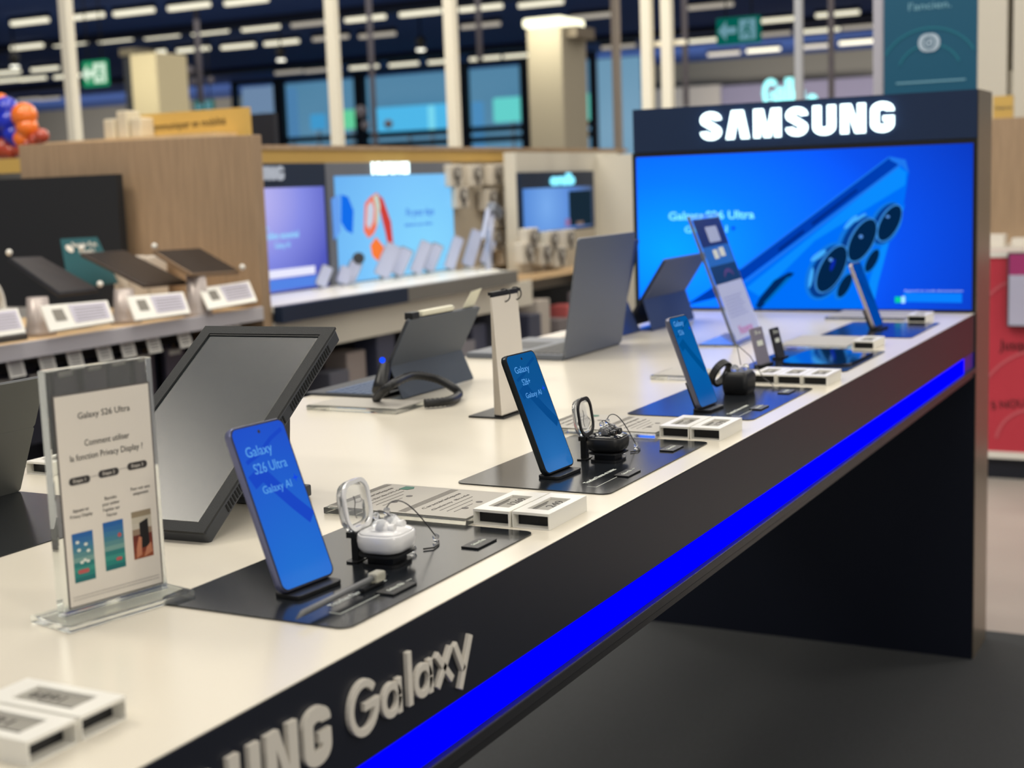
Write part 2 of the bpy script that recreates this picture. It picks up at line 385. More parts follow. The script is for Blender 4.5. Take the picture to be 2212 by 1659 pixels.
# exit signs
def exit_sign(x0, y0, x1, y1, Y, label, left=True, glow=.9, kind=0):
    a = onY(x0, y0, Y); b = onY(x1, y1, Y); w = b.x-a.x; h = a.z-b.z
    t = thing('exit_sign', label, 'exit sign', ((a.x+b.x)/2, Y, b.z))
    B(em('exit_green_%d' % kind, (30, 150, 100) if kind == 0 else (6, 104, 92), glow)).box(-w/2, w/2, 0, .06, 0, h).build('light_box', t, bevel=.01)
    wm = em('exit_white_%d' % kind, (225, 250, 225) if kind == 0 else (120, 170, 185), glow)
    g = B(wm); F = frame((0, -.004, h/2), (1, 0, 0), (0, 0, 1)); s_ = h*.36; c0 = -w*.23
    g.prism([(c0-s_, 0), (c0-.1*s_, s_), (c0-.1*s_, .35*s_), (c0+s_, .35*s_), (c0+s_, -.35*s_), (c0-.1*s_, -.35*s_), (c0-.1*s_, -s_)], 0, .003, F)
    g.build('arrow', t)
    g = B(wm); c1 = w*.24
    g.box(c1-s_*.9, c1+s_*.9, -.007, -.004, h*.12, h*.88)
    g.m(em('exit_green_%d' % kind, (30, 150, 100))); F = F @ T(0, 0, .004)
    g.prism(ell(c1+.1*s_, s_*.62, s_*.18, s_*.18), 0, .003, F); g.stroke([(c1, s_*.4), (c1-.1*s_, -.1*s_), (c1+.35*s_, -.45*s_), (c1+.3*s_, -.9*s_)], s_*.22, 0, .003, F)
    g.stroke([(c1-.5*s_, .1*s_), (c1, .3*s_), (c1+.5*s_, 0)], s_*.16, 0, .003, F); g.stroke([(c1-.1*s_, -.1*s_), (c1-.6*s_, -.6*s_)], s_*.2, 0, .003, F)
    g.build('running_figure', t)
    g = B(M['black'])
    for sx in (-.3, .3): g.tube([(sx*w, .03, h), (sx*w, .03, 5.56-b.z)], .006*Y/10, 6)
    g.build('hanger', t)
exit_sign(176, 133, 231, 184, 15, 'green and white exit sign beside the leftmost cream post')
exit_sign(1546, 40, 1640, 90, 9, 'dark green exit sign with arrow above the backlit header', glow=.75, kind=1)
exit_sign(418, 218, 462, 242, 30, 'tiny exit sign right above the ochre sign board', kind=1, glow=.8)

# glowing blurred script lettering beyond the panel
F = frame(onY(1692, 202, 20), (1, 0, .0), (0, 0, 1))
g = B(em('cyan_neon', (150, 240, 240), 2.0)); g.text('Gallo', .52, F, .03, .60, bold=.012); g.text(',', .6, F @ T(.42, .05, 0), .03, bold=.02)
o = g.build('neon_lettering'); q_ = onY(1692, 215, 20); B(M['dknavy']).box(q_.x-.03, q_.x+.03, 20.04, 20.1, 0, q_.z).build('support', o)
tag(o, 'glowing cyan script lettering on the far wall above white header letters', 'sign')

# teal hanging banner
a = onY(1909, -60, 5.0); b = onY(2109, 187, 5.0)
t = thing('teal_banner', 'teal hanging banner with white badge behind backlit panel', 'banner', ((a.x+b.x)/2, 5, 1.45))
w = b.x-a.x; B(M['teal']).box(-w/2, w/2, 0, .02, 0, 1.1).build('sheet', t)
def bl(px, py): v = onY(px, py, 4.998); return (v.x-(a.x+b.x)/2, v.z-1.45)
F = frame((0, -.001, 0), (1, 0, 0), (0, 0, 1))
g = B(mat('banner_print', (120, 170, 190), .5)); x, y = bl(2008, 12); g.text("l'ancien.", .035, F @ T(x, y, 0), .0005, .14); g.build('caption', t)
g = B(mat('banner_badge', (170, 188, 205), .5)); x, y = bl(2007, 92); g.prism(rrect(.072, .060, .028, cx=x, cy=y), 0, .002, F); g.m(M['teal'])
g.stroke(ell(x, y, .018, .018)+[(x+.018, y)], .005, .002, .003, F); g.text('b', .03, F @ T(x, y, .0024), .0004); g.build('badge', t)
g = B(mat('banner_arc', (20, 110, 130), .5)); 
for rr in (.105, .165): g.stroke([(x+rr*math.cos(R(k)), y-.10+rr*.9*math.sin(R(k))) for k in range(20, 161, 7) if abs(rr*math.cos(R(k))+x) < w/2], .006, 0, .001, F)
g.build('arc_print', t)
g = B(mat('banner_print', (120, 170, 190), .5)); g.box(x-.11, x+.12, -.0015, -.0005, bl(2000, 178)[1], bl(2000, 175)[1]); g.build('small_print', t)

# right background
a = onY(2112, 250, 7.0); b = onY(2176, 10, 7.0)
tag(B(M['offwhite']).box(-.62, b.x, 7.0, 7.3, 0, 3.2).build('building_column'), 'pale column at the right edge behind the wooden partition', 'column')
tag(B(M['offwhite']).box(onY(2190, 10, 7).x, .3, 7.0, 7.3, 0, 3.2).build('building_column'), 'pale column in the top right corner', 'column')
tag(B(M['offwhite']).box(b.x+.002, onY(2189, 10, 7).x-.002, 7.05, 7.25, 0, onY(2180, 152, 7).z).build('wall_infill'), 'pale infill between the two columns at the right edge', 'wall panel')
a = onY(2146, 208, 6.33); b = onY(2189, 253, 6.33)
t = tag(B(M['goldsign']).box(a.x, b.x, 6.32, 6.34, onY(2144, 256, 6.3).z+.0005, onY(2150, 208, 6.33).z).build('ochre_sign'), 'small ochre sign standing on the wooden partition at right', 'sign')
g = B(M['inkgrey']); g.text('Telephonie', .02, frame(((a.x+b.x)/2, 6.319, a.z-.05), (1, 0, 0), (0, 0, 1)), .0003, .07); g.build('caption', t)
a = onY(2144, 256, 6.3)
t = thing('wooden_partition', 'wooden partition at the right edge above the red board', 'partition', (-.55, 6.3, 0))
B(M['wood']).box(0, 1.3, 0, .04, 0, a.z).build('panel', t, bevel=.002)
zs = onY(2170, 535, 6.0).z
B(M['white']).box(.05, 1.3, -.35, 0, zs-.03, zs).build('shelf', t)
for k in range(5):
    o = B(M['paper']).box(0, .07, 0, .08, 0, .035+.015*(k % 2)).build('accessory_box', bevel=.004); o.location = (-.47+.1*k, 6.03+.02*(k % 2), zs+.0005)
    tag(o, 'white accessory box %s from left on the shelf above the red board' % ('first', 'second', 'third', 'fourth', 'fifth')[k], 'box', 'boxes on the right shelf')
a = onY(2128, 556, 5.9); zb = onY(2160, 975, 5.9).z
t = thing('red_board', 'coral red promotional board at the right edge', 'board', (a.x-.06, 5.9, 0))
B(M['red']).box(0, 1.2, 0, .03, zb, a.z).build('board', t)
B(M['white']).box(0, 1.2, -.006, .0, zb-.028, zb).build('white_edge', t)
B(M['white']).box(0, .135+.02, -.006, .0, a.z, a.z+.02).build('top_edge', t)
B(M['dknavy']).box(0.01, 1.19, .02, .05, 0.0, zb-.028).build('plinth', t)
ox = a.x-.06
F = frame((0, -.002, 0), (1, 0, 0), (0, 0, 1))
g = B(M['ink'])
v = onY(2192, 746, 5.9); g.text('Jusqu', .06, F @ T(v.x-ox, v.z, 0), .0006, .11)
v = onY(2178, 874, 5.9); g.text('5 NOU', .045, F @ T(v.x-ox, v.z, 0) @ RZ(8), .0006, .13); g.build('caption', t)
g = B(M['pinkarc'])
for (x, y, rr) in ((2215, 700, .18), (2260, 900, .27), (2230, 960, .14)):
    v = onY(x, y, 5.9); g.stroke([(v.x-ox+rr*math.cos(R(k)), v.z+rr*math.sin(R(k))) for k in range(60, 175, 8) if v.x-ox+rr*math.cos(R(k)) > .03], .01, 0, .0008, F)
g.build('arc_print', t)
a = onY(2176, 546, 5.86); b = onY(2179, 706, 5.86)
t = thing('price_screen', 'magenta and white framed notice on the red board', 'notice', (a.x, 5.86, b.z))
B(M['dkgrey']).box(0, .35, 0, .030, 0, a.z-b.z).build('frame', t, bevel=.003)
B(mat('notice_white', (190, 190, 215), .5)).box(.008, .34, -.002, 0, .006, (a.z-b.z)*.7).build('white_sheet', t)
B(mat('notice_magenta', (170, 58, 118), .5)).box(.008, .34, -.002, 0, (a.z-b.z)*.7, a.z-b.z-.006).build('magenta_band', t)

# ================================================================== DISPLAY TABLE
t = thing('display_table', 'long white display table with black front and blue light strip', 'table', (0, 0, 0))
B(M['top']).box(-.86, .0022, 0, YP-.002, .8988, H).build('tabletop', t, bevel=.0012)
zL1, zL0, zB = .8038, .7649, .757
f = B(M['fascia']).box(-.03, .002, 0, YP-.002, zL1, .8986)
f.build('front_fascia', t, bevel=.001)
B(M['blackpanel']).box(-.86, -.0305, .0, YP-.002, .757, .8986).build('underframe', t)
led = B(em('blue_led_strip', (0, 0, 255), 1.6)).box(-.006, .0005, .0, YP-.13, zL0+.001, zL1-.001); led.build('light_strip', t)
B(mat('faint_glow_blue_strip', (0, 0, 90), .3, emit=(0, 0, 90), es=1)).box(-.006, .0004, YP-.1298, YP-.003, zL0+.001, zL1-.001).build('light_strip_end', t)  # faint blue glow put into the strip end's colour
B(M['rail']).box(-.03, .008, 0, YP-.002, zB-.004, zL0).build('lower_rail', t, bevel=.0015)
B(M['rail']).box(-.03, .001, 0, YP-.002, zB-.016, zB-.0045).build('lower_lip', t)
B(M['blackpanel']).box(-.72, -.2, .1, .8, 0.0065, zB).build('pedestal', t)

def arcp(cx, cy, rx, ry, a0, a1, n=14): return [(cx+rx*math.cos(R(a0+(a1-a0)*k/n)), cy+ry*math.sin(R(a0+(a1-a0)*k/n))) for k in range(n+1)]
def bold_word(mb, word, F, h, lw, gap, z1):
    """heavy logo capitals, one solid per stroke; h cap height, lw letter width"""
    x = 0
    def P(pts, ww): return [(x+px*ww, py*h) for px, py in pts]
    for ch in word:
        ww = lw*(1.24 if ch == 'M' else 1.08 if ch in 'AN' else 1)
        if ch == 'A': mb.prism(P([(0, 0), (.26, 1), (.74, 1), (1, 0), (.68, 0), (.5, .78), (.32, 0)], ww), 0, z1, F)
        elif ch == 'M': mb.prism(P([(0, 0), (0, 1), (.33, 1), (.5, .22), (.67, 1), (1, 1), (1, 0), (.79, 0), (.79, .66), (.61, 0), (.39, 0), (.21, .66), (.21, 0)], ww), 0, z1, F)
        elif ch == 'N': mb.prism(P([(0, 0), (0, 1), (.40, 1), (.70, .30), (.70, 1), (1, 1), (1, 0), (.6, 0), (.30, .70), (.30, 0)], ww), 0, z1, F)
        elif ch == 'U': mb.stroke([(x+px*ww, py*h) for px, py in [(.17, 1), (.17, .30)]+arcp(.5, .28, .33, .16, 180, 360)+[(.83, .30), (.83, 1)]], .34*ww, 0, z1, F)
        elif ch == 'S': mb.stroke([(x+px*ww, py*h) for px, py in arcp(.5, .715, .33, .165, -5, 205)+[(.36, .575), (.64, .44)]+arcp(.5, .285, .33, .165, 25, -185)], .31*ww, 0, z1, F)
        elif ch == 'G':
            mb.stroke([(x+px*ww, py*h) for px, py in arcp(.5, .72, .33, .16, -8, 180)+arcp(.5, .28, .33, .16, 180, 360)+[(.83, .46)]], .34*ww, 0, z1, F)
            mb.prism([(x+.54*ww, .36*h), (x+1.0*ww, .36*h), (x+1.0*ww, .54*h), (x+.54*ww, .54*h)], 0, z1*.995, F)
        x += ww+gap
    return x-gap
# lettering on the front fascia
cap = .0455
F = frame((.002, .535, .829), (0, 1, 0), (0, 0, 1))
g = B(M['letter']); wtot = bold_word(g, 'SAMSUNG', F, cap, .0345, .0075, .0045); 
bm_off = .849-.535-wtot
g2 = B(M['letter']); bold_word(g2, 'SAMSUNG', frame((.002, .535+bm_off, .829), (0, 1, 0), (0, 0, 1)), cap, .0345, .0075, .0045)
g.bm.free(); g2.build('brand_lettering', t, bevel=.0009)
g = B(M['letter']); F = frame((.002, .874, .829), (0, 1, 0), (0, 0, 1)); sw = .0068
def SS(pts): g.stroke([(a_, b_) for a_, b_ in pts], sw, 0, .0045, F)
SS(arcp(.0215, .0225, .0182, .0200, 38, 360, 24)+[(.0215, .0225)])                      # G
def la(x): SS(arcp(x+.0145, .0150, .0115, .0118, 0, 360, 22)); SS([(x+.0265, .0305), (x+.0265, -.0002)])
la(.047); SS([(.0905, .0470), (.0905, -.0002)]); la(.097)
SS([(.1345, .0300), (.1600, .0)]); SS([(.1595, .0300), (.1345, .0)])
SS([(.1660, .0300), (.1805, .0015)]); SS([(.1950, .0300), (.1730, -.0140)])
g.build('product_lettering', t, bevel=.0009)

# ------------------------------------------------------------------ backlit display panel
t = thing('display_totem', 'tall black display totem with blue screen and glowing letters', 'display stand', (0, YP, 0))
Z1 = 1.4465; XL = -.9036; ZS = 1.3183
B(M['blackpanel']).box(XL, .0035, .012, .19, 0.0065, Z1).build('body', t, bevel=.002)
B(mat('navy_gloss_header', (22, 42, 74), .35)).box(XL, .003, 0, .0118, ZS+.012, Z1).build('header', t)
B(M['bronze']).box(.0037, .006, .004, .192, 0.0065, Z1).build('side_trim', t)
B(mat('shaded_green_strip', (20, 50, 46), .5)).box(XL-.03, XL-.001, .06, .19, .0065, 1.33).build('shaded_side_strip', t)  # dark strip standing in for the shaded side of something behind
B(M['black']).box(XL, .003, .002, .0118, H-.001, ZS+.0115).build('bezel', t)
B(mat('navy_satin_apron', (12, 18, 34), .45)).box(XL, .003, .001, .0118, .0065, H-.003).build('lower_front', t)
sc = grad_em('blue_display', [(0, (0, 36, 142)), (.35, (0, 62, 190)), (.7, (0, 98, 245)), (1, (0, 132, 255))], 1.7, (-.80, -.002, 1.06), (.95, 1, .62), .5, gloss=.08)
X0s, X1s = XL+.008, -.006
scr = B(sc).box(X0s, X1s, -.001, .0018, H+.008, ZS-.001).build('screen', t)
def sp(px, py): v = onY(px, py, YP-.002); return (v.x, v.z)
F = frame((0, -.0014, 0), (1, 0, 0), (0, 0, 1))
def art(name, col, polys, z=0.0, s=1.0):
    g = B(em(name, col, s))
    for P_ in polys: g.prism([sp(*q) for q in P_], z, z+.0002, F)
    o = g.build(name, scr); return o
art('picture_phone_back', (0, 112, 250), [[(1940, 352), (1963, 372), (1951, 450), (1927, 499), (1897, 612), (1886, 667), (1618, 667), (1604, 610)]], .0001)
art('picture_phone_glow', (10, 140, 255), [[(1955, 440), (1946, 470), (1927, 499), (1897, 612), (1886, 667), (1868, 667), (1880, 600), (1915, 500)], [(1940, 360), (1958, 372), (1955, 400), (1760, 520), (1640, 640), (1612, 622)]], .0003)
art('picture_phone_side', (0, 62, 178), [[(1920, 340), (1941, 356), (1606, 606), (1560, 640), (1480, 660), (1600, 580)]], .0002)
art('picture_phone_edge', (30, 120, 240), [[(1922, 338), (1956, 345), (1964, 374), (1950, 360), (1922, 345)], [(1942, 355), (1944, 360), (1612, 610), (1608, 606)], [(1600, 578), (1920, 338), (1921, 341), (1601, 582)]], .0004)
art('picture_side_keys', (0, 40, 130), [[(1752, 482), (1850, 408), (1853, 412), (1756, 487)], [(1680, 538), (1735, 496), (1738, 501), (1684, 543)]], .0005)
art('picture_stylus', (0, 40, 96), [[(1716, 590), (1704, 588), (1672, 606), (1640, 645), (1632, 662), (1642, 667), (1660, 650), (1700, 608)]], .0005)
art('picture_stylus_light', (0, 110, 200), [[(1712, 596), (1700, 600), (1650, 655), (1655, 657), (1702, 608)]], .0007)
def lens(name, col, L, z): art(name, col, [ell(x, y, a_, b_, r_) for x, y, a_, b_, r_ in L], z)
lens('picture_camera_halo', (20, 120, 225), [(1786, 586, 68, 40, -62), (1850, 521, 62, 38, -62), (1912, 484, 52, 32, -62), (1882, 564, 31, 14, -62), (1822, 618, 33, 15, -62)], .0006)
lens('picture_camera_ring', (6, 60, 140), [(1788, 586, 62, 33, -62), (1853, 521, 57, 31, -62), (1915, 483, 48, 27, -62)], .0008)
lens('picture_camera_highlight', (70, 175, 255), [(1768, 552, 20, 6, -35), (1752, 600, 22, 4, -80), (1838, 480, 20, 5, -45), (1858, 470, 16, 3, -35)], .0010)
lens('picture_camera_rim', (60, 140, 220), [(1796, 581, 58, 27, -62), (1862, 519, 53, 26, -62), (1921, 482, 45, 22, -62)], .0012)
lens('picture_camera_glass', (3, 36, 72), [(1797, 581, 55, 24, -62), (1863, 519, 50, 23, -62), (1922, 482, 42, 19, -62), (1884, 563, 27, 10, -62), (1825, 617, 28, 11, -62)], .0014)
lens('picture_camera_glint', (90, 150, 230), [(1795, 561, 4, 4, 0), (1860, 511, 4, 4, 0), (1918, 468, 4, 3, 0)], .0016)
lens('picture_camera_blue', (10, 40, 170), [(1799, 572, 14, 4, -70)], .0015)
tx = em('screen_text_cyan', (120, 222, 255), 1.3)
g = B(tx); c_ = sp(1535, 466); g.text('Galaxy S26 Ultra', .03, F @ T(c_[0], c_[1], .0005), .0001, sp(1628, 466)[0]-sp(1443, 466)[0], bold=.0006)
c_ = sp(1525, 496); g.text('Galaxy AI', .025, F @ T(c_[0], c_[1], .0005), .0001, sp(1570, 496)[0]-sp(1478, 496)[0], bold=.0003); g.build('screen_caption', scr)
g = B(em('spark_blue', (10, 60, 240), 1)); c_ = sp(1584, 493); r_ = .009
g.prism([(c_[0]+(r_ if k % 2 == 0 else r_*.35)*math.cos(R(45*k)), c_[1]+(r_ if k % 2 == 0 else r_*.35)*math.sin(R(45*k))) for k in range(8)], .0003, .0006, F); g.build('spark_icon', scr)
g = B(em('note_panel', (10, 130, 255), 1)); g.prism([sp(1952, 652), sp(2078, 654), sp(2078, 634), sp(1952, 632)], .0003, .0004, F); g.build('note_box', scr)
g = B(em('note_white', (190, 215, 255), .9)); c_ = sp(2016, 628); g.text('Appareil en mode demonstration', .008, F @ T(c_[0], c_[1], .0004), .0001, .145); g.build('note_text', scr)
g = B(em('battery_green', (10, 200, 150), 1.1)); g.prism([sp(1933, 654), sp(1946, 654), sp(1946, 641), sp(1933, 641)], .0003, .0005, F)
g.m(em('battery_white', (160, 220, 255), 1.2)); g.prism([sp(1947, 655), sp(1955, 655), sp(1955, 640), sp(1947, 640)], .0003, .0005, F); g.build('battery_icon', scr)
# glowing letters
p0 = onY(1513, 307, YP-.01); p1 = onY(1930, 285, YP-.01)
F = frame((p0.x, 0, 1.3545), (1, 0, 0), (0, 0, 1)); hh = .074
tmp = MB().m(M['white']); lw = .0565; wt = bold_word(tmp, 'SAMSUNG', F, hh, lw, .0145, .01); tmp.bm.free()
k = (p1.x-p0.x)/wt
g = B(em('white_led_letters', (225, 252, 255), 3.2)); bold_word(g, 'SAMSUNG', F, hh, lw*k, .0145*k, .012); g.build('glowing_letters', t, bevel=.002)

# ------------------------------------------------------------------ black mats
def zline(st, p0, p1, z, col, h=None, mb=None):
    """flat lettering on a horizontal surface between two picture points"""
    a_ = onZ(*p0, z); b_ = onZ(*p1, z); d = b_-a_; up = Vector((-d.y, d.x, 0)).normalized()
    F = frame((a_+b_)/2, d, up); mb.text(st, h or .006, F, .00015, d.length); return F
mats_ = []
for k, (y0, y1) in enumerate(((.931, 1.277), (1.463, 1.806), (1.990, 2.320), (2.527, 2.838), (3.072, 3.385))):
    x0, x1 = -.236, -.032; w, l = x1-x0, y1-y0
    names = ['under the lilac-framed phone nearest the camera', 'under the black phone with readable screen', 'under the phone left of the black wearable', 'with added reflection sheet and two slim signs', 'under the phone nearest the big blue screen']
    t = thing('display_mat', 'black rounded display mat ' + names[k], 'display mat', ((x0+x1)/2, (y0+y1)/2, H+.0002), 0, 'black mats along the table front')
    B(M['mat_']).prism(rrect(w, l, .012 if k else .012), 0, .0014).build('sheet', t)
    ox, oy = (x0+x1)/2, (y0+y1)/2
    if k < 3:
        g = B(M['printwhite'])
        # instruction strip and its outline, parallel to the front edge
        F = frame((.052, -.082, .0016), (0, 1, 0), (-1, 0, 0)); g.text("Touchez l'écran et testez", .0085, F, .0001, .088, bold=.0002)
        F = frame((.0735, -.083, .0015), (0, 1, 0), (-1, 0, 0)); g.stroke([(-.058, .012), (-.058, 0), (.058, 0)], .0007, 0, .0001, F)
        g.build('instruction_print', t)
        for q, yy in enumerate((-.060, .107)):
            o = B(M['black']).box(.069 if q == 0 else .062, .0885 if q == 0 else .0815, yy-.020, yy+.020, .0014, .0034).build('name_plate', t, bevel=.0006)
            F = frame((.078 if q == 0 else .071, yy, .0036), (0, 1, 0), (-1, 0, 0)); B(M['printwhite']).text('Galaxy Buds' if q else 'Galaxy S26', .0062, F, .0002, .026).build('plate_text', o)
    mats_.append(t)
# name plates collide with stroke on first mat: fine print only

# ------------------------------------------------------------------ phones on stands
def phone(label, y, frame_mat, lines, wv=None, scale=1.0, yaw=-3, tilt=20.8, x=-.131, screen=None, w=.0725, h=.155, th=.0078, z=H+.0075, under=.0018):
    t = thing('smartphone', label, 'phone', (x, y, H+.0018), yaw, 'smartphones leaning on the table front')
    # local: face toward +X, width along Y, leaning back toward -X
    P = T(0, 0, z-(H+.0018)) @ RY(-tilt) @ frame((0, 0, 0), (0, 1, 0), (0, 0, 1))    # x right (world Y), y up, z out (world +X)
    b = B(frame_mat); r = .0085
    b.loft([[(px, py, zz) for px, py in rrect(w-ins, h-ins, r, cy=h/2)] for zz, ins in ((-th, .0022), (-th+.0008, .0006), (-th*.5, 0), (-.0008, .0004), (0, .0014))], P, True, smooth=False)
    b.build('body', t)
    B(M['black']).prism(rrect(w-.0016, h-.0016, r-.0006, cy=h/2), 0, .0003, P).build('bezel', t)
    s_ = B(screen).prism(rrect(w-.0046, h-.0046, r-.0018, cy=h/2), .0003, .0005, P).build('screen', t)
    g = B(M['black']).prism(ell(0, h-.0085, .0017, .0017, n=14), .0006, .0007, P); g.build('front_camera', s_)
    g = B(em('phone_text', (96, 168, 238), .95))
    for (st, yy, wd, sz, x_) in lines: g.text(st, sz, P @ T(x_, yy, .0006), .00005, wd)
    if lines: g.build('screen_text', s_)
    # wave shapes of the wallpaper
    g = B(em('wallpaper_wave_%d_%d_%d' % wv, wv, 1))
    pts = [(-w*.43, h*.60), (-w*.22, h*.72), (-w*.05, h*.58), (w*.2, h*.44), (w*.46, h*.28), (w*.46, h*.36), (w*.2, h*.54), (0, h*.70), (-w*.12, h*.80), (w*.46, h*.93), (w*.1, h*.87), (-w*.43, h*.76)]
    g.stroke([(-w*.40, h*.66), (-w*.18, h*.70), (w*.02, h*.58), (w*.2, h*.48), (w*.42, h*.37)], h*.085, .00052, .00056, P)
    g.stroke([(-w*.38, h*.78), (-w*.1, h*.82), (w*.16, h*.89), (w*.40, h*.93)], h*.025, .00052, .00056, P); g.build('wallpaper_wave', s_)
    g = B(em('phone_spark', (20, 70, 235), 1))
    if lines: 
        cx_, cy_ = .026, lines[-1][1]+.004
        g.prism([(cx_+(.004 if k_ % 2 == 0 else .0014)*math.cos(R(45*k_)), cy_+(.004 if k_ % 2 == 0 else .0014)*math.sin(R(45*k_))) for k_ in range(8)], .0006, .0007, P); g.build('spark_icon', s_)
    # foot of the stand
    st_ = B(M['black']); st_.prism(rrect(.030, w*.86, .006, cx=-.002, cy=0), 0, .004); st_.build('stand_foot', t, bevel=.0008)
    st_ = B(M['black']).box(-.016, -.006, -.010, .010, .002, .05, T(-.004, 0, 0) @ RY(-tilt)); st_.build('stand_post', t)
    return t
sU = grad_em('wallpaper_ultra', [(0, (20, 50, 190)), (.5, (34, 84, 205)), (1, (36, 118, 214))], .95, (0, 0, 0), (.3, .3, .3), .05, sph=True)
s2 = grad_em('wallpaper_blue', [(0, (8, 84, 140)), (.5, (12, 84, 150)), (1, (44, 118, 190))], .95, (0, 0, 0), (.2, .2, .2), .05, sph=True)
s3 = grad_em('wallpaper_azure', [(0, (0, 84, 150)), (.6, (0, 96, 170)), (1, (0, 84, 160))], .95, (0, 0, 0), (.2, .2, .2), .05, sph=True)
lil = mat('lilac_metal_frame', (120, 124, 160), .3, metal=.6)
blk = mat('black_metal_frame', (34, 40, 44), .3, metal=.5)
gry = mat('grey_metal_frame', (110, 112, 130), .3, metal=.6)
h_ = .155
phone('lilac-framed smartphone nearest camera, bright blue screen, on first black mat', 1.013, lil, [('Galaxy', h_*.835, .034, .0135, -.008), ('S26 Ultra', h_*.73, .043, .0135, 0), ('Galaxy AI', h_*.60, .038, .0105, 0)], screen=sU, wv=(28, 72, 196), yaw=-5, x=-.1275)
phone('black-framed smartphone with readable blue screen beside black earbud case', 1.545, blk, [('Galaxy', h_*.86, .034, .012, -.008), ('S26+', h_*.755, .019, .0115, -.008), ('Galaxy AI', h_*.645, .038, .0095, -.001)], screen=s2, wv=(10, 74, 138), yaw=-3)
phone('grey-framed smartphone with azure screen left of the black wearable', 2.062, gry, [('Galaxy', h_*.88, .034, .012, -.006), ('S26', h_*.785, .017, .0115, -.008)], screen=s3, wv=(0, 78, 142), yaw=-4, x=-.124, w=.068, h=.149)
phone('slim smartphone in front of the big blue screen, farthest on table', 3.235, mat('pale_metal_frame', (190, 180, 178), .3, metal=.5), [], screen=em('wallpaper_deep', (0, 70, 165), 1), wv=(0, 64, 150), x=-.139, yaw=-3, w=.070)

# ------------------------------------------------------------------ stylus
t = thing('stylus', 'grey stylus with a clear cap lying on the nearest black mat', 'stylus', (-.0785, .992, H+.0018), 90)
B(M['black']).box(.030, .064, -.003, .003, .0001, .0036).build('cradle', t, bevel=.001)
B(mat('stylus_grey', (104, 106, 108), .4)).tube([(-.067, 0, .0045), (-.060, 0, .0065), (-.058, 0, .007), (.052, 0, .0085)], .003, 12, rf=lambda i: (.0006, .0022, .0029, .0029)[i]).build('barrel', t)
B(mat('cap_plastic', (225, 222, 205), .15, trans=.5, ior=1.2)).box(.048, .064, -.0055, .0055, .0036, .0130).build('clear_cap', t, bevel=.002)
B(M['cable']).tube([(.066, 0, .005), (.075, .004, .002), (.088, .010, .001)], .0009, 6).build('tether', t)

